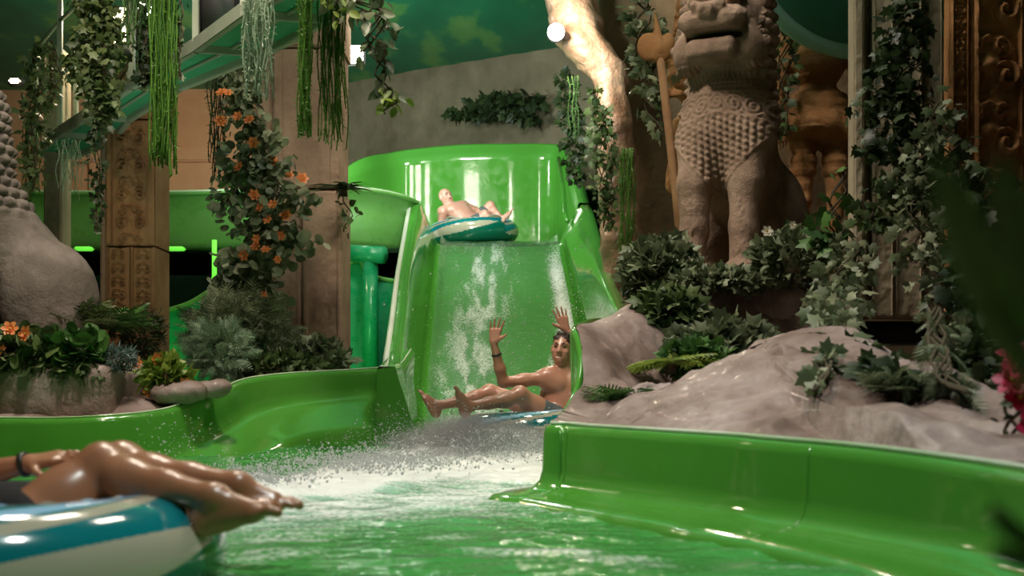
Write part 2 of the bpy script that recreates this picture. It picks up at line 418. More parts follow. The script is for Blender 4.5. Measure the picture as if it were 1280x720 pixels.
# rounded rock column forming the flank's left edge (lit by the lamp)
path = spline([P(694, -60, 12.6)+(.22,), P(704, 20, 12.6)+(.24,), P(724, 60, 12.5)+(.21,), P(749, 95, 12.5)+(.17,), P(756, 150, 12.4)+(.15,), P(760, 250, 12.4)+(.16,), P(772, 335, 12.4)+(.2,), P(790, 420, 12.3)+(.26,)], 10)
th = np.linspace(0, 2*PI, 37)
G = np.array([[[p[0]+.12+p[3]*math.cos(a), p[1]+.15+p[3]*math.sin(a), p[2]] for a in th] for p in path])
D = .09*ridged(G*2.2, 5, 5)+.03*fbm(G*9, 3, 6)
c = G.mean(1, keepdims=True); G = G+(G-c)/np.linalg.norm(G-c, axis=2, keepdims=True)*D[..., None]
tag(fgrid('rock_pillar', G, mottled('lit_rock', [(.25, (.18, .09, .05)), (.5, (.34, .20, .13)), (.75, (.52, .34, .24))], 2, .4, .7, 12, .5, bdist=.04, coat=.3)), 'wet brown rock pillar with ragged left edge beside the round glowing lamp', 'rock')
# faded tree painted/growing on the back wall is added with the planting

# ================================================================== CEILING LIGHTS (reflected in the basin wall)
def area(name, loc, rot, sx, sy, w, c):
    l = bpy.data.lights.new(name, 'AREA'); l.shape = 'RECTANGLE'; l.size = sx; l.size_y = sy; l.energy = w; l.color = c
    o = bpy.data.objects.new(name, l); o.location = loc; o.rotation_euler = rot; COL.objects.link(o); return o
def aim(o, target):
    o.rotation_euler = (Vector(target)-Vector(o.location)).to_track_quat('-Z', 'Y').to_euler(); return o
def spot(name, loc, tgt, w, c, ang=60, blend=.6, r=.15):
    l = bpy.data.lights.new(name, 'SPOT'); l.energy = w; l.color = c; l.spot_size = math.radians(ang); l.spot_blend = blend; l.shadow_soft_size = r
    o = bpy.data.objects.new(name, l); o.location = loc; COL.objects.link(o); return aim(o, tgt)
def ceiling_panel(i, x, y, sx, sy, z=CEIL-.16, mat='panel_glow', label='x'):
    t_ = thing('ceiling_light', label, 'light', (x, y, z), 'rectangular ceiling lights over the pool')
    q = MB()
    for s in (-1, 1):
        q.box((s*(sx/2+.03), 0, 0), (.05, sy+.11, .1), bev=.008); q.box((0, s*(sy/2+.03), 0), (sx, .05, .1), bev=.008)
    q.box((0, 0, .04), (sx, sy, .02))
    q.build('frame', M['metal'], t_, smooth=False)
    q = MB(); q.box((0, 0, 0), (sx, sy, .03), bev=.005); q.build('diffuser', M[mat], t_, smooth=False)

# ================================================================== WATER SLIDE (drop channel, upper basin, outer shell)
slide = thing('water_slide', 'glossy green water slide dropping from the high basin to the pool', 'water slide', (0, 12, 0))
def sl(o): return rel(o, slide)
# channel stations: Y, left base x, left rim x, left rim z, floor z, right base x, right rim x, right rim z
ST = [(15.25, -.98, -1.16, 2.95, 2.40, .64, .86, 2.90), (14.8, -.96, -1.14, 2.84, 2.30, .64, .88, 2.74), (14.0, -.94, -1.12, 2.44, 1.92, .66, .90, 2.36),
      (13.0, -.91, -1.08, 2.02, 1.44, .69, .91, 1.93), (12.0, -.88, -1.03, 1.64, .98, .71, .91, 1.60), (11.0, -.85, -.97, 1.25, .56, .73, .90, 1.34),
      (10.2, -.81, -.92, .97, .24, .74, .88, 1.18), (9.6, -.78, -.88, .80, .06, .74, .86, 1.08), (9.15, -.74, -.85, .68, -.06, .72, .82, 1.03), (8.6, -.70, -.84, .66, -.18, .66, .72, .98)]
S2 = spline(ST, 8)
def sect(r):
    Y, lb, lr, lz, fz, rb, rr, rz = r; fl = .12; o_ = .13
    L = [(lr-o_, lz-.16-.9*float(sstep(11.0, 9.6, Y))), (lr-o_, lz-.02), (lr-o_*.85, lz), (lr-.01, lz), (lr+.01, lz-.02)]
    for k in (.3, .6, .8): L.append((lr+.01+(lb-lr-.03)*k, lz+(fz+fl-lz)*k))
    for k in range(6): a = k/5*PI/2; L.append((lb+fl*(1-math.cos(a)), fz+fl*(1-math.sin(a))))
    for k in range(1, 8): L.append((lb+fl+(rb-lb-2*fl)*k/8, fz-.02*math.sin(k/8*PI)))
    for k in range(6): a = k/5*PI/2; L.append((rb-fl+fl*math.sin(a), fz+fl*(1-math.cos(a))))
    for k in (.25, .5, .75): L.append((rb+(rr-rb)*k, fz+fl+(rz-fz-fl)*k))
    L += [(rr, rz-.02), (rr+.02, rz), (rr+o_*.85, rz), (rr+o_, rz-.02), (rr+o_, rz-.18)]
    return [(x, Y, z) for x, z in L]
G = np.array([sect(r) for r in S2])
r_ = S2[-1]; q = MB(); q.add([(r_[2]-.13, r_[0], r_[3]-.02), (r_[2], r_[0], r_[3]), (r_[1]+.12, r_[0], r_[4]+.02), (r_[1]+.1, r_[0], -.6), (r_[2]-.13, r_[0], -.6)], [(0, 4, 3, 2, 1)])
q.add([(r_[2]-.13, r_[0], r_[3]-.02), (r_[2]-.13, r_[0]+1.2, r_[3]+.15), (r_[2]-.13, r_[0]+1.2, -.6), (r_[2]-.13, r_[0], -.6)], [(0, 1, 2, 3)])
sl(q.build('end_cap', M['gel'], smooth=False))
chan = sl(fgrid('drop_channel', G, [M['gel']]))
# whitish edge trim running down the left rim
q = MB(); q.tube([(r[2]-.12, r[0], r[3]-.02) for r in S2[:-4]], .030, 8)
sl(tag(q.build('edge_trim', simple('whitish_edge', (.75, .78, .70), .2, .8, coat=.5)), 'whitish edge trim'))
q = MB(); q.tube([(r[1]+.02, r[0], r[3]-.06+.0*r[0]) for r in S2[:-12]], .03, 8)
# upper basin wall: a high concave bowl behind the riders
BW = spline([(-6.5, 15.9, 2.7), (-4.4, 16.2, 2.72), (-3.1, 16.5, 2.95), (-2.24, 16.8, 3.72), (-1.75, 17.36, 3.99), (-1.3, 17.46, 4.08), (-.7, 17.46, 4.13), (-.1, 17.46, 4.14), (.5, 17.46, 4.14), (.72, 17.22, 4.04), (.81, 16.4, 3.62), (.84, 15.8, 3.22), (.86, 15.25, 2.92)], 8)
def sweep(path, prof):
    "prof(i,t)->[(n,z)]; n to the right of travel"
    pts = A(path)[:, :2]; T = np.gradient(pts, axis=0); T /= np.linalg.norm(T, axis=1)[:, None]; Nn = np.stack([T[:, 1], -T[:, 0]], 1)
    G = []
    for i, p in enumerate(path):
        G.append([(p[0]+n*Nn[i, 0], p[1]+n*Nn[i, 1], z) for n, z in prof(i, p)])
    return np.array(G)
def bprof(i, p):
    z1 = p[2]; z0 = 2.36; H = z1-z0; n = len(BW); lean = .05*min(1, H/1.2)
    L = [(-.12, z1-.14), (-.12, z1), (-.0, z1+.01), (.02, z1-.02), (.03, z1-.10), (.05, z1-.12)]
    for k in range(1, 12):
        s = k/12; L.append((.05+lean*s*s*1.3, z1-.12-(H-.27)*s))
    for k in range(7): a = k/6*PI/2; L.append((.05+lean*1.3+.15*(1-math.cos(a)), z0+.15*(1-math.sin(a))))
    return L
sl(fgrid('upper_basin_wall', sweep(BW, bprof), [M['gel']], flip=True))
# outer shell of the channel that brings the riders round
OB = spline([(-7.6, 14.0, 2.86), (-5.25, 14.2, 2.88), (-4.17, 14.22, 2.88), (-3.19, 14.1, 2.88), (-2.24, 13.95, 2.88), (-1.95, 13.95, 2.885), (-1.6, 14.1, 2.885), (-1.33, 14.45, 2.88), (-1.19, 14.85, 2.88)], 8)
def oprof(i, p):
    z = p[2]
    return [(-.16, 2.2), (-.10, 2.4), (-.10, z-.03), (-.08, z), (.03, z+.008), (.05, z-.01), (.05, z-.035), (.01, z-.04), (.015, z-.3), (.01, z-.60), (-.01, z-.655), (-.06, z-.68), (-.6, z-.70)]
sl(tag(fgrid('outer_shell', sweep(OB, oprof), [M['gel_out']], flip=True), 'pale green outer shell'))
q = MB(); q.tube([(p[0], p[1]-.045, p[2]+.0) for p in OB], .016, 6)
sl(tag(q.build('rim_edge', simple('rim_edge_white', (.5, .66, .42), .2, .6)), 'thin pale rim edge'))
# floor of the upper basin
FX = np.linspace(-7.6, .66, 60); FV = np.linspace(0, 1, 20)
def yfront(x): return np.interp(x, OB[:, 0], OB[:, 1]) if x < -1.0 else 15.0
def yback(x): return np.interp(x, BW[:70, 0], BW[:70, 1])-.1
G = np.array([[(x, yfront(x)+(yback(x)-yfront(x))*v, 2.36) for v in FV] for x in FX])
sl(fgrid('basin_floor', G, [M['gel']], flip=True))
# vertical joint flange where the bowl meets the drop (right)
q = MB()
q.tube([(.66, 17.02, 3.85), (.69, 16.3, 3.3), (.69, 15.6, 2.85), (.69, 15.0, 2.66)], .03, 8)
sl(q.build('joint_bead', M['gel'], smooth=True))

# ---- supports and dark under-structure left of the drop
pipe = M['gel_teal']
def pipe_thing(name, label, cat, pts, r, mat, grp=None):
    q = MB(); q.tube(pts, r, 14); o = q.build(name, mat); o['label'] = label; o['category'] = cat
    if grp: o['group'] = grp
    return o
post = thing('support_post', 'round teal support post with a cross pipe under the slide shell', 'support post', P(463, 330, 13.2))
q = MB(); q.tube([P(463, 322, 13.2), P(463, 470, 13.2)], .085, 16); rel(q.build('post', pipe), post)
q = MB(); q.tube([P(428, 316, 13.3), P(480, 319, 13.1)], .095, 16); rel(q.build('cross_pipe', pipe), post)
# teal holding tank wall with a curved rim
TW = spline([P(60, 470, 12.6), P(150, 408, 12.8), P(195, 392, 12.9), P(235, 380, 12.9), P(265, 362, 12.9)], 6)
TW2 = spline([P(265, 362, 12.9), P(292, 374, 13.0), P(345, 384, 13.2), P(400, 352, 13.4), P(446, 326, 13.5), P(458, 340, 13.5), P(478, 349, 13.6), P(520, 354, 13.7)], 6)
def tank(name, TWs, label):
    G = np.array([[(p[0], p[1]+.02*0, p[2]-h*(p[2]+.3)) for h in np.linspace(0, 1, 8)] for p in TWs])
    o = thing(name, label, 'tank wall', tuple(TWs[0]))
    rel(fgrid('panel', G, [M['gel_teal']]), o)
    q = MB(); q.tube([tuple(p) for p in TWs], .028, 8); rel(q.build('rim', M['gel_out'], None), o)
    q = MB()
    G2 = G.copy(); G2[..., 1] += .06
    rel(fgrid('back_panel', G2, [M['gel_teal']], flip=True), o); return o
tank('tank_wall', TW, 'teal curved tank wall rising between the brown carved column and the flower column')
tank('tank_wall', TW2, 'teal tank wall with curved rim behind the round support post')
q = MB(); pts = [P(268, 300, 12.9), P(268, 345, 12.9), P(264, 364, 12.88)]
q.tube(pts, .026, 10); q.tube([P(270, 322, 12.88), P(276, 332, 12.85)], .012, 6)
o = q.build('hanging_strut', M['green_glow']); tag(o, 'lime green strut with an added glow, hanging under the pale shell', 'strut')  # emission paints the strut brighter; it is no lamp
for px_, w_, lb_ in ((208, .75, 'lime green light tube under the pale shell, between the carved column and the strut'), (105, .35, 'short lime green light tube under the pale shell, left of the brown carved column')):
    q = MB(); q.box(P(px_, 311, 13.6), (w_*.55, .14, .04), bev=.015); tag(q.build('tube_light', M['green_glow']), lb_, 'light', 'lime green light tubes')

slab('void_slab_1', (-4.8, 17.9, 1.0), (9.0, .1, 2.6), M['void'])  # near-black sheets paint the dark void under and behind the slide
slab('void_slab_2', (-4.5, 15.6, 2.2), (6.4, 2.6, .05), M['void'])
slab('void_slab_3', (1.2, 18.2, 1.5), (3.2, .1, 4.2), M['void'])

# ================================================================== POOL WALLS
pool = thing('pool_channel', 'glossy green pool walls curving around the foaming water', 'pool', (0, 5, 0))
def pl(o): return rel(o, pool)
def z_at(py, Y): return CH+(HY-py)*Y/F
RW = [(.86, 9.7, 1.10), (.80, 9.0, 1.03), (.70, 8.2, .98), (.60, 7.5, .93), (.46, 6.9, .89), (.35, 6.45, .835), (.312, 6.2, .80), (.325, 6.05, .74), (.33, 5.9, .63), (.30, 5.72, .49), (.24, 5.5, .39), (.185, 5.32, .338), (.155, 5.15, .325), (.145, 5.03, .32)]
R1 = spline(RW, 6)
arc = [(.145+.07*(1-math.cos(a)), 5.03-.07*math.sin(a), .32) for a in np.linspace(.2, PI/2, 6)]
RW2 = [(.215, 4.955, .32), (.31, 4.75, .315), (.68, 3.98, .305), (.78, 3.70, .30), (.93, 3.32, .292), (1.06, 2.90, .277), (1.10, 2.50, .268), (1.08, 2.1, .262), (1.0, 1.6, .26), (.9, 1.0, .26)]
R2 = spline(RW2, 10)
RWP = np.vstack([R1, arc, R2])
def rprof(i, p):
    z = p[2]; far = p[1]
    w = 1-.8*float(sstep(5.12, 5.45, p[1])); o_ = .03+.10*float(sstep(5.3, 5.0, p[1])); q = lambda L: [(a*w if a > .012 else a, b) for a, b in L]
    return q([(-o_, z-.5), (-o_, z-.03), (-o_+.012, z-.004), (-.02 if o_ > .04 else -.01, z), (.004, z-.012), (.012, z-.04), (.018, .13), (.03, .085), (.06, .055), (.10, .045), (.17, .035), (.225, .025), (.25, .005), (.262, -.03), (.27, -.12), (.28, -.45)])
Gr = sweep(RWP, rprof)
pl(tag(fgrid('right_side_wall', Gr, [M['gel']]), 'long glossy wall with a low step'))
# end cap joint line + rim highlight strip
q = MB(); q.tube([tuple(Gr[i, 3]+V(0, 0, .004)) for i in range(len(R1)-8, len(Gr))], .008, 6); pl(q.build('rim_highlight_bead', M['flange']))
i0 = len(R1)+len(arc)+3
q = MB(); q.tube([tuple(Gr[i0, k]+V(0, -.002, 0)) for k in range(4, 13)], .0035, 6); pl(q.build('joint', M['gel'])); 
i1 = len(R1)+len(arc)+36
q = MB(); q.tube([tuple(Gr[i1, k]+V(0, -.002, 0)) for k in range(4, 12)], .0025, 6); pl(q.build('joint', M['gel']))
# left wall: x, Y, rim z, drop to bench, drop to bench front
LW = [(-.80, 9.75, .83, .30, .42), (-.845, 9.3, .70, .24, .38), (-.93, 9.15, .672, .21, .38), (-1.187, 8.95, .645, .21, .38), (-1.6, 8.6, .61, .23, .38), (-1.83, 8.3, .565, .26, .38), (-1.93, 8.0, .49, .29, .37), (-2.02, 7.7, .43, .31, .37), (-2.14, 7.45, .365, .34, .38), (-2.35, 7.25, .332, .38, .40), (-2.69, 7.15, .312, .45, .47), (-3.1, 7.2, .312, .5, .52), (-3.9, 7.3, .312, .5, .52), (-5.2, 7.4, .312, .5, .52)]
LWP = spline(LW, 8)[::-1]
def lprof(i, p):
    z, d1, d2 = p[2], p[3], p[4]
    k = 1-.93*float(sstep(8.9, 9.35, p[1])); q = lambda L: [(a*k if a > .012 else a, b) for a, b in L]
    return q([(-.13, z-.6), (-.13, z-.03), (-.11, z-.004), (-.02, z), (.004, z-.012), (.012, z-.04), (.02, z-d1*.6), (.03, z-d1+.04), (.05, z-d1+.01), (.09, z-d1-.01), (.22, z-(d1+d2)/2-.01), (.33, z-d2-.01), (.37, z-d2-.03), (.39, z-d2-.07), (.41, z-d2-.2), (.44, z-d2-.5)])
Gl = sweep(LWP, lprof)
pl(tag(fgrid('left_side_wall', Gl, [M['gel']]), 'curving wall with an inner bench'))
q = MB(); q.tube([tuple(Gl[i, 3]+V(0, 0, .003)) for i in range(len(Gl))], .007, 6); pl(q.build('rim_highlight_bead', M['flange']))
xs = np.linspace(-5.4, 3.2, 60); ys = np.linspace(.3, 9.9, 60); X, Y = np.meshgrid(xs, ys, indexing='ij')
pl(fgrid('pool_floor', np.stack([X, Y, -.34-0*X], -1), [M['gel']], flip=False))

# ================================================================== WATER
def waterline(p):
    x, y = p[..., 0], p[..., 1]
    return .10*sstep(6.2, 8.4, y)+.0*x
segs = [((-1.25, 4.3), (-1.1, 5.4), .26, .95), ((-1.0, 5.5), (-.6, 6.6), .42, 1.0), ((-.6, 6.6), (-.15, 7.6), .55, 1.0), ((-.3, 8.6), (.1, 7.3), .55, 1.0), ((.1, 7.3), (.02, 6.1), .30, .9)]
segs2 = [((-1.0, 4.3), (-.5, 4.9), .55, .62), ((-.5, 4.9), (.0, 5.4), .6, .62), ((-1.2, 4.6), (-.4, 6.0), .6, .5)]
def segd(x, y, a, b):
    ax, ay = a; bx, by = b; dx, dy = bx-ax, by-ay; t_ = np.clip(((x-ax)*dx+(y-ay)*dy)/(dx*dx+dy*dy), 0, 1)
    return np.hypot(x-ax-t_*dx, y-ay-t_*dy)
def foamfn(x, y):
    f = np.zeros_like(x); g_ = np.zeros_like(x)
    for a, b, w, s in segs: f = np.maximum(f, s*np.exp(-(segd(x, y, a, b)/w)**4))
    for a, b, w, s in segs2: g_ = np.maximum(g_, s*np.exp(-(segd(x, y, a, b)/w)**2))
    return f, g_
def make_water():
    ys = [.9]
    while ys[-1] < 9.6: ys.append(ys[-1]+max(.006, ys[-1]*.0042))
    ys = np.array(ys); us = np.linspace(-.50, .50, 420)
    Yg, U = np.meshgrid(ys, us, indexing='ij')
    X = np.where(U < 0, U*(Yg*1.02+.5), U*(Yg*1.0+.4))
    X = np.minimum(X, np.interp(Yg, [0, 2.2, 3, 4, 4.8, 5.2, 6, 6.5, 7.5, 9], [1.1, 1.16, 1.12, .72, .36, .22, .45, .46, .66, .84]))
    p = np.stack([X, Yg, X*0], -1)
    f, g_ = foamfn(X, Yg)
    wx = X+.12*fbm(p*1.3, 2, 21); q = np.stack([wx*1.1+Yg*.35, Yg*2.6, X*0], -1)
    n_ = fbm(q*1.6, 4, 31); nf = fbm(p*V(9, 12, 1), 4, 41); nr = ridged(q*V(3.2, 3.0, 1), 4, 51)
    edge = sstep(9.6, 8.9, Yg)
    z = waterline(p)+.022*n_+.010*nr*(.4+g_*1.2+f)+.006*nf
    z = z+f*(.035+.035*fbm(p*4, 4, 61)+.03*np.abs(nf))
    # the splash heap thrown up in front of the second rider
    heap = np.exp(-((X+.28)/.42)**2-((Yg-8.0)/.55)**2)+.7*np.exp(-((X-.02)/.3)**2-((Yg-7.6)/.6)**2)
    z = z+heap*(.07+.05*fbm(p*5, 4, 71)+.03*nf)
    streak = sstep(.18, .5, fbm(np.stack([wx*2.2+Yg*.5, Yg*5.5, X*0], -1), 5, 81)+.18*nf)
    thin = sstep(.25, .62, nr+.35*nf)
    F1 = np.clip(f*1.35-.05+.55*(nf+.25*n_)*(1-f*.6), 0, 1)*sstep(.04, .35, f)
    F2 = g_*np.clip(.55+.9*nf+.5*nr, 0, 1)
    F3 = .34*streak*sstep(7.5, 3, Yg)+.0*thin
    F4 = np.clip(heap*1.6, 0, 1)*.8
    foam = np.clip(np.maximum.reduce([F1, F2, F3, F4]), 0, 1)
    v = np.stack([X, Yg, z], -1)
    o = fgrid('pool_water', v, [M['water']], flip=False)
    at = o.data.attributes.new('foam', 'FLOAT', 'POINT'); at.data.foreach_set('value', foam.ravel().astype(np.float32))
    at = o.data.attributes.new('milk', 'FLOAT', 'POINT'); at.data.foreach_set('value', np.clip(g_*1.1+f*.8+.10*(1+n_), 0, 1).ravel().astype(np.float32))
    return tag(o, 'churning green pool water with a crest of white foam', 'water', kind='structure')
def watermat(name, tint, milkcol, base=.25, rough=.03, wave=.25, ws=18, gloss=.8):
    m, t, b, o = nodes(name); L = t.links
    g = N(t, 'ShaderNodeTexCoord')
    n1 = N(t, 'ShaderNodeTexNoise', Scale=float(ws), Detail=5.0); L.new(g.outputs['Object'], n1.inputs['Vector'])
    bm_ = N(t, 'ShaderNodeBump', Strength=wave, Distance=.03); L.new(n1.outputs[0], bm_.inputs['Height'])
    tr = N(t, 'ShaderNodeBsdfTransparent', Color=(*tint, 1))
    df = N(t, 'ShaderNodeBsdfDiffuse'); L.new(bm_.outputs[0], df.inputs['Normal'])
    a2 = N(t, 'ShaderNodeAttribute', attribute_name='milk')
    L.new(ramp(t, a2.outputs['Fac'], [(.12, milkcol), (.85, (.36, .60, .47))]), df.inputs['Color'])
    mm = N(t, 'ShaderNodeMapRange'); L.new(a2.outputs['Fac'], mm.inputs[0]); mm.inputs[3].default_value = base; mm.inputs[4].default_value = .92
    m1 = N(t, 'ShaderNodeMixShader'); L.new(mm.outputs[0], m1.inputs[0]); L.new(tr.outputs[0], m1.inputs[1]); L.new(df.outputs[0], m1.inputs[2])
    gl = N(t, 'ShaderNodeBsdfGlossy', Roughness=rough, Color=(gloss, gloss, gloss, 1)); L.new(bm_.outputs[0], gl.inputs['Normal'])
    fr = N(t, 'ShaderNodeFresnel', IOR=1.33); L.new(bm_.outputs[0], fr.inputs['Normal'])
    m2 = N(t, 'ShaderNodeMixShader'); L.new(fr.outputs[0], m2.inputs[0]); L.new(m1.outputs[0], m2.inputs[1]); L.new(gl.outputs[0], m2.inputs[2])
    a1 = N(t, 'ShaderNodeAttribute', attribute_name='foam')
    fo = N(t, 'ShaderNodeBsdfPrincipled'); fo.inputs['Base Color'].default_value = (.78, .80, .79, 1); fo.inputs['Roughness'].default_value = .35
    L.new(bm_.outputs[0], fo.inputs['Normal'])
    n2 = N(t, 'ShaderNodeTexNoise', Scale=55.0, Detail=5.0); L.new(g.outputs['Object'], n2.inputs['Vector'])
    ad = N(t, 'ShaderNodeMath', operation='ADD'); L.new(a1.outputs['Fac'], ad.inputs[0])
    sc_ = N(t, 'ShaderNodeMapRange'); L.new(n2.outputs[0], sc_.inputs[0]); sc_.inputs[1].default_value = .3; sc_.inputs[2].default_value = .7; sc_.inputs[3].default_value = -.35; sc_.inputs[4].default_value = .2
    L.new(sc_.outputs[0], ad.inputs[1])
    cl = N(t, 'ShaderNodeMapRange'); L.new(ad.outputs[0], cl.inputs[0]); cl.inputs[1].default_value = .08; cl.inputs[2].default_value = .62
    m3 = N(t, 'ShaderNodeMixShader'); L.new(cl.outputs[0], m3.inputs[0]); L.new(m2.outputs[0], m3.inputs[1]); L.new(fo.outputs[0], m3.inputs[2])
    L.new(m3.outputs[0], o.inputs[0]); return m
M['water'] = watermat('pool_water', (.6, .95, .62), (.085, .42, .09), .75, .10, .35, 12, .6)
M['sheet'] = watermat('sliding_water', (.8, .98, .8), (.25, .50, .25), .08, .08, .5, 9)
make_water()
# water sheet running down the slide, with the upper basin surface
def make_sheet():
    rows = []; fo = []
    Ys = np.concatenate([np.linspace(15.1, 9.2, 260)])
    f8 = S2[::-1]
    cols = ['lb', 'fz', 'rb']
    yy = f8[:, 0]; us = np.linspace(.02, .98, 110)
    lb = np.interp(Ys, yy, f8[:, 1]); fz = np.interp(Ys, yy, f8[:, 4]); rb = np.interp(Ys, yy, f8[:, 5])
    X = (lb+.05)[:, None]+((rb-lb-.1)[:, None])*us[None]; Yg = np.repeat(Ys[:, None], 110, 1)
    p = np.stack([X*5, Yg*1.1, X*0], -1)
    n_ = fbm(p, 4, 91); n2 = fbm(np.stack([X*14, Yg*3, X*0], -1), 4, 95); n3 = fbm(np.stack([X*3, Yg*2, X*0], -1), 3, 99)
    Z = fz[:, None]+.045+.018*n_+.012*n2+.05*np.exp(-((us-.5)[None]/.47)**8*3)*0
    eg = np.abs(us-.5)[None]*2; Z = Z+.10*sstep(.82, 1.0, eg)
    right = np.exp(-((us[None]-.93)/.06)**2)*(.9+.5*n3)
    mid = .62*np.exp(-((us[None]-.33-.05*np.sin(Yg))/.22)**2)*sstep(15.2, 14.2, Yg)
    line = np.exp(-((us[None]-(.62+.25*(Yg-9.2)/3))/.035)**2)*sstep(12.4, 10.5, Yg)*.8
    foam = np.clip(np.maximum.reduce([right*sstep(15, 13.5, Yg), mid*np.clip(.45+1.5*n2+.5*n_, 0, 1), line*(.6+n2)]), 0, 1)*.75
    o = fgrid('sliding_water', np.stack([X, Yg, Z], -1), [M['sheet']], flip=True)
    at = o.data.attributes.new('foam', 'FLOAT', 'POINT'); at.data.foreach_set('value', foam.ravel().astype(np.float32))
    at = o.data.attributes.new('milk', 'FLOAT', 'POINT'); at.data.foreach_set('value', np.clip(.12+.3*mid+.25*n_*mid, 0, 1).ravel().astype(np.float32))
    tag(o, 'thin sheet of foaming water running down the green slide', 'water', kind='structure')
    G = []; V_ = np.linspace(0, 1, 40); XX = np.linspace(-7.4, .68, 120)
    G = np.array([[(x, yfront(x)+.05+(yback(x)-yfront(x)-.05)*v, 2.45) for v in V_] for x in XX])
    G[..., 2] += .012*fbm(G*V(3, 3, 1), 3, 103)-.04*sstep(15.6, 15.0, G[..., 1])
    o = fgrid('basin_water', G, [M['sheet']], flip=True)
    fm = np.clip(fbm(G*V(6, 6, 1), 4, 105)*1.3*np.exp(-((G[..., 0]-.35)/.3)**2-((G[..., 1]-15.5)/.6)**2), 0, 1)
    at = o.data.attributes.new('foam', 'FLOAT', 'POINT'); at.data.foreach_set('value', fm.ravel().astype(np.float32))
    tag(o, 'calm water of the upper basin under the bald rider', 'water', kind='structure')
make_sheet()
# flying drops and froth: uncountable spray
def make_spray():
    bm = bmesh.new(); bmesh.ops.create_icosphere(bm, subdivisions=1, radius=1); bm.verts.index_update()
    tv = V(*[list(v.co) for v in bm.verts]); tf = np.array([[v.index for v in f.verts] for f in bm.faces]); bm.free()
    C = []; R = []
    def cloud(n, c, s, r0, r1):
        q = RNG.normal(size=(n, 3))*A(s)+A(c); C.append(q); R.append(r0+(r1-r0)*RNG.random(n)**3)
    cloud(16000, (-.28, 7.75, .14), (.28, .30, .055), .0015, .006)
    cloud(9000, (.05, 7.4, .13), (.20, .30, .055), .0015, .006)
    cloud(700, (-.35, 8.0, .30), (.28, .3, .09), .002, .005)
    cloud(3500, (-.75, 6.4, .10), (.25, .35, .03), .002, .007)
    cloud(2200, (-1.15, 5.3, .07), (.14, .25, .03), .002, .006)
    cloud(120, (-1.75, 6.3, .2), (.12, .1, .07), .002, .006)
    cloud(260, (-.1, 9.6, .75), (.4, .5, .35), .002, .007)
    cloud(160, (.60, 12.0, 1.3), (.05, .8, .25), .003, .008)
    c = np.concatenate(C); r = np.concatenate(R); k = (c[:, 2] > .06); c = c[k]; r = r[k]
    v = (tv[None]*r[:, None, None]*(1+.5*RNG.random((len(c), 1, 3)))+c[:, None]).reshape(-1, 3)
    f = (tf[None]+(np.arange(len(c))*len(tv))[:, None, None]).reshape(-1, 3)
    m, t, b, o_ = nodes('water_drops'); b.inputs['Base Color'].default_value = (.62, .64, .64, 1); b.inputs['Roughness'].default_value = .15
    tr = N(t, 'ShaderNodeBsdfTranslucent', Color=(.62, .64, .64, 1)); mx = N(t, 'ShaderNodeMixShader', Fac=.4); t.links.new(b.outputs[0], mx.inputs[1]); t.links.new(tr.outputs[0], mx.inputs[2]); t.links.new(mx.outputs[0], o_.inputs[0])
    o = mesh('water_spray', v, f, m); tag(o, 'white spray and drops thrown up around the waving rider', 'spray', kind='stuff')
make_spray()
# thin wet mist hanging over the splash
def make_mist():
    s = Solid(.2); s.ell((-.22, 7.6, .03), (.60, .62, .30))
    for c, r in (((-.45, 7.7, .14), (.34, .34, .10)), ((-.15, 7.6, .12), (.34, .34, .12)), ((.10, 7.4, .12), (.24, .34, .13)), ((-.66, 7.8, .12), (.16, .3, .12))): s.ell(c, r)
    v, f = s.extract(.04); o = mesh('spray_mist', v, f, None or M['black'])
    m = bpy.data.materials.new('mist'); m.use_nodes = True; t = m.node_tree; t.nodes.remove(t.nodes['Principled BSDF'])
    g = N(t, 'ShaderNodeTexCoord'); n = N(t, 'ShaderNodeTexNoise', Scale=3.5, Detail=4.0); t.links.new(g.outputs['Object'], n.inputs['Vector'])
    r = N(t, 'ShaderNodeMapRange'); t.links.new(n.outputs[0], r.inputs[0]); r.inputs[1].default_value = .40; r.inputs[2].default_value = .66; r.inputs[3].default_value = 4.0; r.inputs[4].default_value = 34.0
    mp = N(t, 'ShaderNodeMapping'); mp.inputs['Location'].default_value = (-1, -1, -.70); mp.inputs['Scale'].default_value = (2, 2, 1.7); t.links.new(g.outputs['Generated'], mp.inputs['Vector'])
    gr = N(t, 'ShaderNodeTexGradient', gradient_type='SPHERICAL'); t.links.new(mp.outputs[0], gr.inputs[0])
    mu = N(t, 'ShaderNodeMath', operation='MULTIPLY'); t.links.new(r.outputs[0], mu.inputs[0]); t.links.new(gr.outputs[1], mu.inputs[1])
    vs = N(t, 'ShaderNodeVolumeScatter', Color=(.97, .97, .97, 1), Anisotropy=.1); t.links.new(mu.outputs[0], vs.inputs['Density']); t.links.new(vs.outputs[0], t.nodes['Material Output'].inputs['Volume'])
    o.data.materials.clear(); o.data.materials.append(m); tag(o, 'pale mist hanging over the splash before the waving rider', 'mist', kind='stuff')
make_mist()

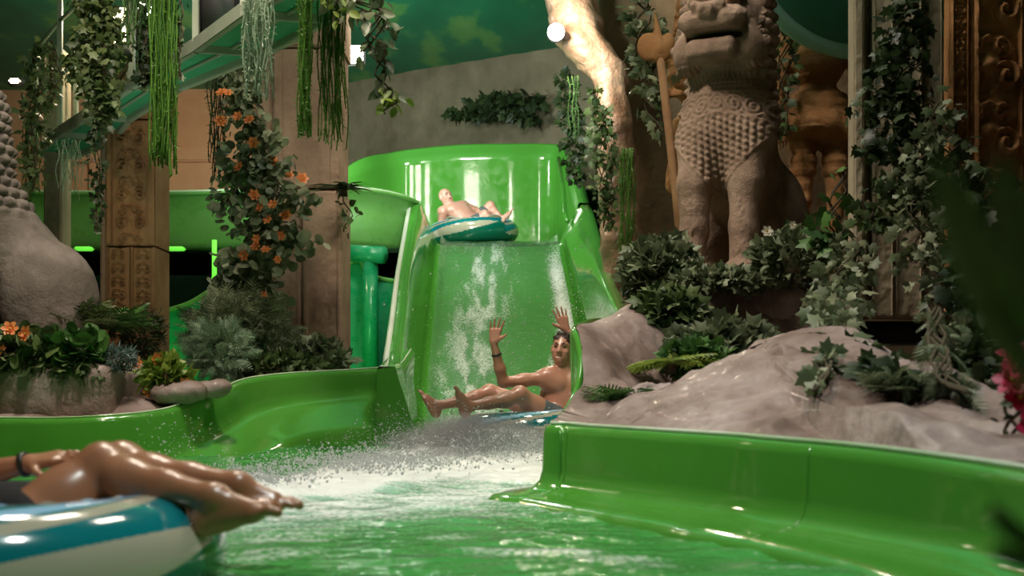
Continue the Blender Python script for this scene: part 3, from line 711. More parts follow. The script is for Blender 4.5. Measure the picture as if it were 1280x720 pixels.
# ================================================================== LIGHTS
warm = (1, .86, .70); cool = (.92, 1, .95)
W = bpy.data.worlds.new('world'); SC.world = W; W.use_nodes = True
W.node_tree.nodes['Background'].inputs[0].default_value = (.5, .6, .5, 1); W.node_tree.nodes['Background'].inputs[1].default_value = .0
PANELS = [(-1.0, 6.5, .42, 1.5), (.82, 6.5, .5, 1.5)]
for i, (x, y, sx, sy) in enumerate(PANELS):
    ceiling_panel(i, x, y, sx, sy, label=('narrower glowing rectangular ceiling light mirrored in the high basin wall', 'broader glowing rectangular ceiling light mirrored in the high basin wall')[i])
def lamp(name, loc, tgt, sx, sy, w, c, spread=180):
    o = aim(area(name, loc, (0, 0, 0), sx, sy, w, c), tgt); o.data.spread = math.radians(spread); return o
spot('hall_light_pool', (-1.9, 6.0, 5.9), (-.9, 7, 0), 760, warm, 100, .8, .25)
spot('hall_light_front', (.6, 1.6, 5.9), (.0, 3.2, 0), 640, cool, 70, .8, .2)
spot('hall_light_basin', (-.8, 12.8, 5.95), (-.4, 16.6, 2.9), 290, (1, .97, .85), 110, .8, .3)
spot('hall_light_drop', (-.3, 10.0, 5.9), (-.1, 11.2, .6), 330, warm, 75, .8, .2)
spot('rock_spot', (-.6, 5.0, 5.6), (2.0, 6.4, .5), 40, (1, .82, .74), 50, 1)  # plain spot aimed at the rock, without a lamp fixture
spot('statue_spot', (-2.2, 4.0, 5.0), (2.0, 8.2, 1.9), 34, (1, .80, .66), 28, 1)  # plain spot aimed at the lion, without a lamp fixture
spot('left_spot', (-1.2, 3.5, 5.6), (-3.0, 8.8, 1.3), 230, (1, .85, .70), 50, 1)  # plain spot without fixture, raised to brighten the left planting
spot('column_fill', (-3.0, 6.0, 4.8), (-3.6, 11.0, 1.9), 130, (1, .72, .45), 32, 1)  # fill spot added to lift the brown column out of the dark
spot('panel_fill', (-5.5, 17.5, 5.6), (-6.6, 22.3, 3.8), 130, (1, .75, .5), 90, 1)  # unseen fill added to brighten the panelled wall
spot('walkway_fill', (-3.2, 8.9, .9), (-3.1, 9.9, 2.9), 42, (.8, 1, .75), 130, 1)  # added fill from below, brightens the underside of the deck
spot('green_underlight', (-4.0, 12.0, .3), (-3.4, 13.6, 2.0), 20, (.25, 1, .2), 120, 1)
spot('green_underlight', (-1.7, 11.6, .5), (-1.7, 13.6, 1.5), 40, (.25, 1, .35), 120, 1)
spot('ceiling_fill', (-3.2, 13.0, 3.6), (-1.8, 18.0, 6.2), 620, (.85, 1, .88), 140, 1, .3)  # unseen mid-air spot, added to brighten the ceiling
spot('ceiling_fill', (-.5, 9.8, 3.6), (-.8, 17.0, 6.3), 640, (.85, 1, .88), 120, 1, .3)  # second unseen ceiling fill, hung in mid-air
SC.view_settings.view_transform = 'Standard'; SC.view_settings.look = 'None'; SC.view_settings.gamma = 1; SC.view_settings.exposure = .32
SC.view_settings.use_curve_mapping = False

# ================================================================== SWIM RINGS
def ring(name, label, c, Rm, r, tilt=(0, 0, 0), spin=0, handles=(-2.3, -.75, .75, 2.4), res=1):
    root = thing(name, label, 'swim ring', c, 'striped swim rings')
    nu, nv = 300*res, int(84*res*(1.8 if res > 1 else 1))
    th = np.linspace(0, 2*PI, nu, endpoint=False); ph = np.linspace(-PI, PI, nv, endpoint=False)
    T_, H = np.meshgrid(th, ph, indexing='ij')
    rr = r*(1+.025*np.cos(T_*24)*(np.cos(H) < -.2))
    v = np.stack([(Rm+rr*np.cos(H))*np.cos(T_), (Rm+rr*np.cos(H))*np.sin(T_), rr*np.sin(H)*.95], -1).reshape(-1, 3)
    i, j = np.meshgrid(np.arange(nu), np.arange(nv), indexing='ij'); i1 = (i+1) % nu; j1 = (j+1) % nv
    f = np.stack([i*nv+j, i1*nv+j, i1*nv+j1, i*nv+j1], -1).reshape(-1, 4)
    t_ = np.degrees(T_)+spin; h = np.degrees(H)
    u = ((t_+90) % 120)/120                                     # three petals round the ring
    cen = -24+60*u; hw = 22*np.sin(PI*np.clip(u*1.08, 0, 1))**.8
    lens = (np.abs(h-cen) < hw) & (u < .92)
    st = np.abs(h-(18+78*u)) < (5+3*u); st2 = np.abs(h-(40+70*u)) < 7
    m = np.where(h > 96, 3, 0)
    m = np.where((h < cen-hw+2) | (h < -60), 1, m)
    m = np.where((h > 100) & ((t_ % 30) < 15), 2, m)
    m = np.where(st2 & (h < 120), 3, m); m = np.where(st & (h < 105), 2, m); m = np.where(lens, 2, m)
    R = rotx(tilt[0])@roty(tilt[1])@rotz(tilt[2]); v = v@R.T
    mesh('tube', v, f, [M['ring_teal'], M['ring_green'], M['ring_white'], M['ring_blue']], root, True, m.ravel())
    if handles:
        for a in handles:
            q = MB(); pts = []
            for k in np.linspace(-.34, .34, 9): pts.append(R@V((Rm-.02)*math.cos(a+k), (Rm-.02)*math.sin(a+k), r*.96+.03*math.cos(k/.34*PI/2)))
            q.tube(pts, .011, 8); q.build('handle', M['ring_white'], root)
    q = MB(); p = R@V(-Rm*.5, Rm*.86, r*.95); q.tube([p, p+R@V(0, 0, .02)], .014, 10); q.build('valve', M['ring_white'], root)
    return root

# ================================================================== PEOPLE
def hand(s, wrist, d, nrm, side=1, L=.185, curl=.25, spread=.16, thumb=.9):
    "d: wrist to fingertips; nrm: back of the hand; side: +1 thumb on +side"
    wrist = A(wrist); d = unit(d); sd = unit(np.cross(d, nrm))*side; nn = unit(np.cross(sd, d))*(1 if side > 0 else -1)
    nrm = unit(A(nrm)-d*(A(nrm)@d)); k = .009; pl_ = L*.48
    offs = [(.033, 1.0, .43, .0085), (.011, 1.03, .48, .009), (-.012, .99, .45, .0085), (-.033, .90, .35, .0075)]
    for o_, pf, fl, r in offs:
        kn = wrist+d*pl_*pf+sd*o_*L/.185
        s.cone(wrist+d*.01+sd*o_*.5, kn, .0165, .0135, k=.016)
        a = o_/.033*spread; dd = unit(d*math.cos(a)+sd*math.sin(a)); c = curl*(1.2 if o_ < 0 else 1); p = kn; ln = fl*L
        for j, (fr, tt) in enumerate(((.45, .35), (.30, .9), (.25, 1.4))):
            dj = unit(dd*math.cos(c*tt)-nrm*math.sin(c*tt)); q = p+dj*ln*fr
            s.cone(p, q, r*(1.08-.1*j), r*(.98-.1*j), k=.006); p = q
    tb = wrist+d*pl_*.28+sd*.026; td = unit(d*.62+sd*thumb-nrm*.25)
    s.cone(wrist+d*.015+sd*.012, tb, .017, .015, k=.014); t1 = tb+td*.042; t2 = t1+unit(td+d*.35)*.032
    s.cone(tb, t1, .0145, .0115, k=.010); s.cone(t1, t2, .0112, .009, k=.006)
def foot(s, ankle, toe, up, side=1, L=.25, big=1):
    "ankle joint, direction of the toes, direction up the shin from the sole; side +1: big toe on +side"
    ankle = A(ankle); d = unit(toe); u = unit(A(up)-d*(A(up)@d)); sd = unit(np.cross(d, u))*side
    heel = ankle-u*.052-d*.035; s.cone(ankle, heel, .032, .030, k=.02); s.cone(heel, heel+d*.06-u*.002, .031, .026, k=.02)
    ball = heel+d*L*.60
    s.cone(ankle+d*.01-u*.01, ball+sd*.012+u*.012, .032, .019, k=.025)
    s.cone(heel+d*.03, ball+sd*.022-u*.004, .024, .021, k=.025); s.cone(heel+d*.03-sd*.012, ball-sd*.026-u*.008, .024, .016, k=.025)
    for i, (o_, r, l) in enumerate(((.030, .0135, .050), (.010, .0098, .046), (-.006, .0092, .040), (-.021, .0085, .034), (-.034, .0082, .026))):
        b = ball+sd*o_*.92+d*(.012-.012*(i > 1)-.008*i)-u*.004; m_ = b+d*l*.55+u*.006; e = b+d*l-u*.004
        s.cone(b-d*.012, m_, r*1.05, r, k=.010); s.cone(m_, e, r, r*.95, k=.005)
def head(s, c, fwd, up, sc=1.0, smile=True):
    Fm = frame(fwd, up); c = A(c)
    def L(x, y, z): return c+Fm@(V(x, y, z)*sc)
    def E(p, r, k=.02, neg=False): s.ell(L(*p), V(*r)*sc, Fm, k, neg)
    E((0, -.012, .03), (.073, .092, .085)); E((0, .025, -.03), (.056, .062, .078), .03); E((0, .055, -.088), (.028, .026, .022), .025)
    for a in (-1, 1):
        E((a*.040, .022, -.052), (.022, .045, .032), .03); E((a*.042, .062, -.018), (.020, .018, .018), .02)
        E((a*.028, .083, .018), (.020, .012, .008), .01, True); E((a*.030, .074, .014), (.013, .012, .010), .004)
        E((a*.030, .080, .034), (.024, .012, .008), .012)
        E((a*.076, -.005, -.002), (.010, .022, .033), .008); E((a*.013, .092, -.022), (.010, .011, .009), .006)
    s.cone(L(0, .080, .022), L(0, .104, -.018), .009*sc, .013*sc, k=.014)
    if smile:
        E((0, .088, -.058), (.028, .014, .007), .004, True)
    s.cone(L(-.026, .078, -.047), L(.026, .078, -.047), .0075*sc, k=.006); s.cone(L(-.024, .079, -.069), L(.024, .079, -.069), .008*sc, k=.006)
def face_parts(root, c, fwd, up, sc=1.0, brow='hair', smile=True):
    Fm = frame(fwd, up); c = A(c)
    def L(x, y, z): return c+Fm@(V(x, y, z)*sc)
    for a in (-1, 1):
        s = Solid(.003); s.ell(L(a*.030, .0815, .014), V(.011, .006, .0055)*sc, Fm); rel0(solid_obj('eye', s, .0022*max(sc, 1), M['black']), root)
        s = Solid(.004); s.chain([L(a*.012, .092, .036), L(a*.030, .092, .042), L(a*.046, .080, .036)], [.003*sc]*3); rel0(solid_obj('eyebrow', s, .0022*max(sc, 1), M[brow]), root)
    if smile:
        s = Solid(.003); s.ell(L(0, .070, -.058), V(.022, .012, .006)*sc, Fm); rel0(solid_obj('teeth', s, .003, simple('teeth_white', (.75, .72, .66), .3)), root)
def rel0(o, root):
    me = o.data; n = len(me.vertices); a = np.empty(n*3, np.float32); me.vertices.foreach_get('co', a); a = a.reshape(-1, 3)-np.array(root.location, np.float32)
    me.vertices.foreach_set('co', a.ravel()); me.update(); o.parent = root; return o
def hair_cap(root, c, fwd, up, mat, sc=1.0, h=.006):
    Fm = frame(fwd, up); c = A(c)
    def L(x, y, z): return c+Fm@(V(x, y, z)*sc)
    s = Solid(.012)
    s.ell(L(0, -.018, .036), V(.076, .094, .086)*sc, Fm); s.ell(L(0, -.05, -.01), V(.070, .06, .07)*sc, Fm)
    for i in range(40):
        a = RNG.random()*2*PI; e = RNG.random()*.9+.3
        s.ell(L(.072*math.cos(a)*math.cos(e), -.02+.085*math.sin(a)*math.cos(e), .05+.08*math.sin(e)), .012*sc, k=.012)
    s.ell(L(0, .10, -.03), V(.075, .078, .093)*sc, Fm, .008, True)
    for a in (-1, 1): s.ell(L(a*.082, .0, -.02), V(.022, .04, .045)*sc, Fm, .008, True)
    return rel0(solid_obj('hair', s, h, mat, disp=lambda v: .003*fbm(v*90, 2, 4)), root)
def torso(s, J, g=1.0, k=.07):
    p, w, c, n = A(J['pelvis']), A(J['waist']), A(J['chest']), A(J['neck'])
    hl, hr, sl_, sr = A(J['hipL']), A(J['hipR']), A(J['shL']), A(J['shR'])
    sx = unit(sr-sl_); fw = unit(J.get('front', np.cross(sx, unit(c-p)))); Fm = frame(fw, unit(c-p))
    s.cone(hl, hr, .105*g, k=k); s.ell(w, V(.15, .105, .13)*g, Fm, k); s.ell(c, V(.165, .115, .15)*g, Fm, k)
    s.ell(c-unit(c-p)*.08, V(.155, .105, .12)*g, Fm, k)
    s.cone(sl_, sr, .055*g, k=.07); s.cone(n-unit(n-c)*.04, A(J['head'])-unit(A(J['head'])-n)*.03, .058*g, .052*g, k=.03)
    for q in (sl_, sr):
        s.ell(q, .068*g, k=.05); s.ell(c+(q-c)*.42+fw*.075*g-unit(c-p)*.0, V(.085, .04, .065)*g, Fm, .045); s.cone(n, q, .045*g, .05*g, k=.05)
def arm(s, a, b, c, g=1.0): s.chain([a, A(a)*.45+A(b)*.55, b], [.055*g, .050*g, .042*g], .03); s.chain([b, A(b)*.65+A(c)*.35, c], [.042*g, .044*g, .027*g], .02)
def leg(s, a, b, c, g=1.0):
    a, b, c = A(a), A(b), A(c); m = a*.5+b*.5; s.chain([a, m, b], [.098*g, .082*g, .056*g], .04)
    s.ell(b, .058*g, k=.03); t = unit(c-b); sag = unit(np.cross(t, np.cross(t, unit(a-b))))   # calf bulges to the thigh side
    s.chain([b, b*.70+c*.30-sag*.016, b*.38+c*.62-sag*.008, c], [.051*g, .056*g, .043*g, .033*g], .025)
def band(root, name, at, axis, r, w, mat, label=None):
    q = MB(); R = frame(axis, (0, 0, 1) if abs(unit(axis)[2]) < .9 else (1, 0, 0)); n = 28; G = []
    for k in range(n+1):
        a = 2*PI*k/n; row = []
        for rr, yy in ((r, -w), (r+.004, -w*.8), (r+.004, w*.8), (r, w)): row.append(A(at)+R@V(rr*math.cos(a), yy, rr*math.sin(a)))
        G.append(row)
    q.grid(G); o = q.build(name, mat); rel0(o, root)
    if label: o['label'] = label
    return o
def shorts(root, J, mat, g=1.0, frac=.45, h=.010, name='swim_shorts', top=.35):
    s = Solid(.04); hl, hr, kl, kr = A(J['hipL']), A(J['hipR']), A(J['kneeL']), A(J['kneeR'])
    s.cone(hl, hr, .116*g, k=.05); p, w = A(J['pelvis']), A(J['waist']); s.ell(p+(w-p)*top, V(.14, .14, .10)*g, k=.05)
    for a, b in ((hl, kl), (hr, kr)): s.chain([a, a+(b-a)*frac], [.112*g, .100*g], .04)
    return rel0(solid_obj(name, s, h, mat, disp=lambda v: .006*fbm(v*9, 3, 2)), root)

# --- rider with raised arms (middle)
def rider_wave():
    D = 8.75
    J = dict(head=P(703, 437, D-.02), neck=P(706, 459, D), chest=P(706, 487, D), waist=P(700, 510, D), pelvis=P(694, 526, D-.02),
             hipL=P(702, 524, D+.12), hipR=P(688, 526, D-.14), shL=P(731, 468, D+.10), shR=P(684, 472, D-.06),
             kneeL=P(612, 490, D+.18), kneeR=P(650, 493, D-.30), front=(-.35, -.9, .25))
    c = J['head']; root = thing('person', 'bare-chested person lying back in a swim ring with both arms raised', 'person', J['pelvis'])
    s = Solid(.03); torso(s, J)
    fw = (-.28, -.95, .05); up = (.10, .1, 1); head(s, c, fw, up)
    eR, wR = P(629, 478, D-.12), P(617, 428, D-.20); eL, wL = P(728, 432, D+.12), P(707, 412, D+.10)
    arm(s, J['shR'], eR, wR, .92); arm(s, J['shL'], eL, wL, .92)
    hand(s, wR, A(P(622, 398, D-.22))-A(wR), (0.1, 1, .1), side=-1, curl=.12, spread=.22)
    hand(s, wL, A(P(698, 384, D+.08))-A(wL), (-.1, 1, 0), side=1, curl=.12, spread=.2)
    aR, aL = P(588, 508, D-.42), P(549, 507, D+.05)
    leg(s, J['hipR'], J['kneeR'], aR, .98); leg(s, J['hipL'], J['kneeL'], aL, .98)
    foot(s, aR, (-.30, -.25, .92), (.9, .1, .35), side=-1, L=.24); foot(s, aL, (-.55, -.25, .80), (.85, .0, .5), side=1, L=.24)
    rel0(solid_obj('body', s, .0058, M['skin2'], smooth=1), root)
    face_parts(root, c, fw, up); hair_cap(root, c, fw, up, M['hair'], h=.005)
    shorts(root, J, M['shorts_grey'], frac=.35)
    band(root, 'wristband', A(wR)+(A(eR)-A(wR))*.30, A(eR)-A(wR), .033, .008, M['band'], 'black wristband')
    # string necklace
    ring('swim_ring', 'pale blue swim ring half sunk in white spray below the waving rider', P(664, 541, 8.72), .42, .17, (.0, -.06, 0), 40, handles=())
rider_wave()
# --- bald rider at the top
def rider_top():
    D = 15.75
    J = dict(head=P(557, 247, D), neck=P(562, 259, D), chest=P(573, 266, D), waist=P(585, 275, D), pelvis=P(594, 281, D),
             hipL=P(597, 277, D+.12), hipR=P(594, 282, D-.12), shL=P(579, 258, D+.16), shR=P(554, 265, D-.10),
             kneeL=P(613, 257, D+.12), kneeR=P(606, 268, D-.2), front=(.35, -.6, .75))
    root = thing('person', 'bald bare-chested person reclining in a swim ring high on the slide', 'person', J['pelvis'])
    s = Solid(.03); torso(s, J, 1.05)
    fw = (.55, -.82, .12); up = (-.25, .1, 1); head(s, J['head'], fw, up, 1.06, smile=False)
    eR, wR = P(551, 279, D-.28), P(570, 280, D-.36); eL, wL = P(594, 262, D+.22), P(600, 268, D-.0)
    arm(s, J['shR'], eR, wR); arm(s, J['shL'], eL, wL)
    hand(s, wR, (.9, -.1, .0), (0, -.2, 1), side=1, curl=.5); hand(s, wL, (.6, -.6, -.2), (0, .2, 1), side=-1, curl=.5)
    aR, aL = P(620, 281, D-.35), P(627, 273, D-.02)
    leg(s, J['hipR'], J['kneeR'], aR); leg(s, J['hipL'], J['kneeL'], aL)
    foot(s, aR, (.55, -.35, .75), (-.8, 0, .5), side=1); foot(s, aL, (.50, -.35, .75), (-.8, 0, .5), side=-1)
    rel0(solid_obj('body', s, .008, M['skin3']), root); face_parts(root, J['head'], fw, up, 1.06, 'twig', False)
    shorts(root, J, M['shorts_grey'], frac=.5, h=.014)
    ring('swim_ring', 'teal and white swim ring carrying the bald rider on the high water', P(591, 292, D), .44, .165, (.02, -.05, 0), 75)
rider_top()
# --- rider passing close to the camera (legs in the frame, the rest of the body lies outside it)
def rider_near():
    J = dict(head=P(-205, 545, 3.15), neck=P(-165, 575, 3.12), chest=P(-115, 603, 3.08), waist=P(-45, 664, 3.04), pelvis=P(28, 668, 3.02),
             hipL=P(38, 662, 3.12), hipR=P(38, 668, 2.92), shL=P(-140, 588, 3.28), shR=P(-140, 600, 2.92),
             kneeL=P(152, 580, 3.16), kneeR=P(128, 583, 3.0), front=(.3, -.1, .95))
    root = thing('person', 'person in black swimwear drifting past, bent bare legs over the swim ring', 'person', J['pelvis'])
    s = Solid(.03); torso(s, J, .95)
    fw = (.5, -.3, .8); up = (-.8, 0, .5); head(s, J['head'], fw, up)
    eL, wL = P(-62, 602, 3.34), P(34, 580, 3.32); eR, wR = P(-60, 650, 2.75), P(-5, 668, 2.62)
    arm(s, J['shL'], eL, wL, .95); arm(s, J['shR'], eR, wR, .95)
    hand(s, wL, A(P(120, 563, 3.30))-A(wL), (0, -.35, 1), side=1, curl=.18, spread=.08); hand(s, wR, (.8, -.2, -.3), (0, -.3, 1), side=-1, curl=.4)
    aR, aL = P(266, 622, 2.82), P(296, 606, 3.02)
    leg(s, J['hipR'], J['kneeR'], aR, .96); leg(s, J['hipL'], J['kneeL'], aL, .96)
    foot(s, aR, (.90, -.12, .17), (-.25, 0, .95), side=1, L=.22); foot(s, aL, (.93, -.18, .05), (-.1, 0, .95), side=-1, L=.21)
    rel0(solid_obj('body', s, .0055, M['skin1'], smooth=2), root); hair_cap(root, J['head'], fw, up, M['hair'], h=.008)
    face_parts(root, J['head'], fw, up)
    s2 = Solid(.05); s2.cone(J['hipL'], J['hipR'], .112); s2.ell(J['waist'], (.17, .13, .115)); s2.ell(A(J['waist'])+V(.06, 0, .0), (.10, .12, .12)); s2.ell(J['pelvis'], (.13, .15, .12))
    rel0(solid_obj('swimsuit', s2, .010, M['black'], disp=lambda v: .004*fbm(v*12, 3, 5)), root)
    band(root, 'wristband', A(wL)+(A(eL)-A(wL))*.03, A(eL)-A(wL), .031, .009, M['band'], 'dark rubber wristband')
    ring('swim_ring', 'large teal, white and blue swim ring closest to the camera', (-1.30, 2.92, .035), .425, .168, (.0, 0, 0), 18, (.9, 2.2, 3.6), 3)
rider_near()

# ================================================================== STATUES
def lion(name, label, loc, ang, mat, hs=1.0):
    s = Solid(.06)
    for a in (-1, 1):
        s.chain([(a*.165, -.30, .09), (a*.165, -.25, .35), (a*.17, -.22, .65), (a*.16, -.14, .95)], [.082, .088, .112, .145], .05)
        s.ell((a*.165, -.36, .06), (.105, .14, .075), k=.03)
        for k in (-.055, 0, .055): s.ell((a*.165+k, -.46, .045), (.03, .05, .042), k=.008)
        s.ell((a*.24, .50, .42), (.165, .36, .42), k=.05); s.chain([(a*.27, .30, .10), (a*.27, .10, .07)], [.11, .085], .04)
        for k in (-.05, 0, .05): s.ell((a*.27+k, .0, .05), (.028, .05, .04), k=.008)
        # face
        s.ell((a*.105, -.36, 1.795), (.062, .05, .05), k=.02); s.ell((a*.11, -.34, 1.86), (.09, .05, .03), rotz(a*.3), k=.02)
        s.ell((a*.24, -.05, 1.86), (.05, .07, .09), k=.03); s.ell((a*.12, -.40, 1.66), (.10, .08, .07), k=.03); s.ell((a*.2, -.26, 1.5), (.10, .12, .13), k=.04)
        s.chain([(a*.02, -.48, 1.70), (a*.08, -.49, 1.73)], [.035, .03], .02)
    s.ell((0, -.04, 1.02), (.31, .27, .40), k=.1); s.ell((0, .10, .76), (.24, .26, .28), k=.1)
    s.chain([(0, .05, 1.15), (0, .40, .72), (0, .66, .38)], [.27, .25, .24], .1); s.ell((0, .04, 1.42), (.27, .26, .26), k=.08)
    s.ell((0, -.14, 1.66), (.265, .25, .27), k=.06); s.ell((0, .02, 1.66), (.29, .24, .33), k=.05)
    s.box((0, -.40, 1.635), (.34, .20, .12), r=.05, k=.05); s.box((0, -.36, 1.475), (.33, .22, .13), r=.05, k=.04); s.ell((0, -.50, 1.70), (.065, .05, .04), k=.03)
    s.box((0, -.46, 1.565), (.36, .34, .040), r=.015, k=.008, neg=True)
    def disp(v):
        x, y, z = v.T; d = .006*fbm(v*16, 3, 3)
        front = sstep(.02, -.08, y)
        chest = front*sstep(.56+1.15*np.abs(x), .60+1.15*np.abs(x), z)*sstep(1.10-.25*np.abs(x), 1.08-.25*np.abs(x), z)
        col_ = np.abs(np.sin(x/.042*PI/1.0)); sc_ = .5+.5*np.cos((z+.02*np.floor(x/.042))*2*PI/.042)
        d += chest*(.024*col_**.7*(.45+.55*sc_)-.008)
        bandm = front*sstep(1.10-.25*np.abs(x), 1.12-.25*np.abs(x), z)*sstep(1.235, 1.225, z)
        w = np.hypot(((x/.11+.5) % 1-.5)*.11, (z-1.17+.2*np.abs(x))); aa = np.arctan2(z-1.17+.2*np.abs(x), ((x/.11+.5) % 1-.5)*.11)
        d += bandm*(.016*(.5+.5*np.cos(w*210+aa))-.004)
        d += front*.014*np.exp(-((z-1.235+.12*x*x)/.008)**2)+front*.014*np.exp(-((z-1.10+.25*np.abs(x))/.008)**2)+front*.012*np.exp(-((z-.57-1.15*np.abs(x))/.010)**2)*(z < 1.1)
        col2 = sstep(1.325, 1.335, z)*sstep(1.41, 1.40, z)*(y < .12)
        d += front*sstep(1.245, 1.25, z)*sstep(1.33, 1.32, z)*(.012*np.abs(np.sin(x/.03*PI)*np.sin(z/.028*PI))**.6)
        d += col2*.016*(.55+.45*np.cos(x/.03*2*PI))
        d += 0
        legs = sstep(.62, .5, z)*sstep(-.25, -.33, y); d += legs*.010*np.maximum(0, fbm(v*V(60, 60, 34), 2, 8))*np.exp(-((np.abs(x)-.165)/.035)**2)*2
        mane = np.clip(sstep(-.12, -.02, y)*sstep(.95, 1.15, z)+sstep(1.93, 1.99, z)*0+(np.abs(x) > .255)*(z > 1.35)*(y > -.25), 0, 1)
        th_ = np.arctan2(x, y+.0); cu = np.abs(np.sin(th_*9+np.floor(z/.075) % 2*PI/2))*np.abs(np.sin(z/.075*PI))
        d += mane*(.055*np.sqrt(cu)-.012)
        face = sstep(-.2, -.3, y)*sstep(1.60, 1.66, z); d += face*.016*ridged(v*13, 3, 12)
        return d
    root = thing(name, label, 'statue', loc, 'seated stone lion statues')
    v, f = s.extract(.0105); v = relax(v, f, 1); v = v+vnormals(v, f)*disp(v)[:, None]
    mesh('figure', (v@rotz(ang).T)*hs, f, mat, root)
    q = MB(); q.box((0, .18, -.05), (.85, 1.5, .1), bev=.02); o = q.build('plinth', mat, root); o.rotation_euler.z = ang
    return root
lion('lion_statue', 'carved stone lion statue with patterned chest sitting on the right rock', P(912, 358, 8.0), -.46, M['stone'])
lion('lion_statue', 'grey stone lion statue cut off by the left edge, rounded haunch showing', (-3.66, 8.05, z_at(446, 8.0)), -.84, M['stone_grey'], .95)

def warrior(name, label, J, mat, h=.012, staff=None, g=1.0, helmet=True, skirt=.28, fl_=1.0, kk=.035):
    root = thing(name, label, 'statue', J['foot'], 'terracotta guardian statues')
    s = Solid(.03); torso(s, J, g); head(s, J['head'], J['fw'], (0, 0, 1), 1.1*g, False)
    for a in ('L', 'R'):
        arm(s, J['sh'+a], J['el'+a], J['wr'+a], 1.05*g); leg(s, J['hip'+a], J['knee'+a], J['ank'+a], 1.05*g)
        hand(s, J['wr'+a], A(J['hd'+a]), (0, 1, 0) if a == 'L' else (0, -1, .2), side=1, curl=1.0, L=.2)
        foot(s, J['ank'+a], (0, -1, 0), (0, 0, 1), L=.25)
        s.ell(J['sh'+a], (.085*g, .085*g, .07*g), k=.02)
    p, w, c = A(J['pelvis']), A(J['waist']), A(J['chest'])
    # armour: belt, skirt flaps, breastplate roll
    s.ell(w-V(0, 0, .02), V(.19, .15, .035)*g, k=.01); s.ell(c+V(0, -.03, .0), V(.20, .15, .17)*g, k=.02)
    for k in range(9):
        a = PI*2*k/9; d = V(math.cos(a)*.13*g, math.sin(a)*.11*g, 0); s.cone(w+d*1.1-V(0, 0, .05), p+d*1.5-V(0, 0, skirt*g), .05*g, .055*g*fl_, k=kk)
    if helmet:
        hd = A(J['head']); s.ell(hd+V(0, .01, .10), V(.105, .115, .09)*g, k=.01); s.cone(hd+V(0, 0, .16), hd+V(0, 0, .34), .05*g, .012, k=.02)
        for a in (-1, 1): s.cone(hd+V(a*.10, 0, .02), hd+V(a*.12, .02, -.12), .025, .018, k=.015)
    def disp(v): return .006*fbm(v*14, 3, 7)+.010*np.sign(np.sin(v[:, 2]*62))*sstep(.1, .3, fbm(v*5, 2, 8)+.15)*.5
    rel0(solid_obj('figure', s, h, mat, disp=disp), root)
    if staff is not None:
        q = MB(); a, b = A(staff[0]), A(staff[1]); q.tube([a, a*.5+b*.5+V(.01, 0, 0), b], [.030, .034, .036], 12); rel0(q.build('staff', M['column_dark']), root)
        s = Solid(.01); d = unit(a-b); s.ell(a, (.10, .04, .10), k=.02); s.cone(a, a+d*.28, .05, .008); s.ell(a+V(-.08, 0, .02), (.09, .03, .11), k=.02); s.ell(a+V(.07, 0, .05), (.05, .03, .08), k=.02)
        rel0(solid_obj('staff_head', s, .009, mat), root)
    return root
D = 9.5
warrior('guardian_statue', 'ochre guardian statue gripping a long staff, half hidden by the patterned lion', dict(
    foot=P(868, 390, D), head=P(862, 24, D), neck=P(866, 52, D), chest=P(868, 96, D), waist=P(872, 150, D), pelvis=P(874, 182, D), hipL=P(890, 188, D), hipR=P(858, 188, D),
    shL=P(900, 68, D), shR=P(840, 72, D), elL=P(915, 120, D), wrL=P(910, 160, D-.1), hdL=(0, -.2, -1), elR=P(872, 128, D-.15), wrR=P(849, 118, D-.33), hdR=(-1, -.2, .1),
    kneeL=P(892, 270, D), kneeR=P(862, 270, D), ankL=P(892, 372, D), ankR=P(864, 372, D), fw=(-.3, -1, 0), front=(0, -1, 0)), M['terra'], staff=(P(824, 62, D-.38), P(859, 380, D-.38)), g=1.1)
D = 9.2
warrior('guardian_statue', 'ochre armoured guardian statue standing between the patterned lion and the pale pilaster', dict(
    foot=P(1020, 380, D), head=P(1022, -8, D), neck=P(1022, 26, D), chest=P(1021, 78, D), waist=P(1022, 125, D), pelvis=P(1024, 155, D), hipL=P(1042, 165, D), hipR=P(1004, 165, D),
    shL=P(1058, 52, D), shR=P(986, 56, D), elL=P(1076, 105, D), wrL=P(1064, 150, D-.1), hdL=(-.4, -.2, -1), elR=P(973, 112, D-.05), wrR=P(974, 160, D-.12), hdR=(.1, -.2, -1),
    kneeL=P(1045, 250, D), kneeR=P(1003, 250, D), ankL=P(1046, 352, D), ankR=P(1001, 352, D), fw=(0, -1, 0), front=(0, -1, 0)), M['terra'], g=1.12, skirt=.02, fl_=1.25, kk=.11)

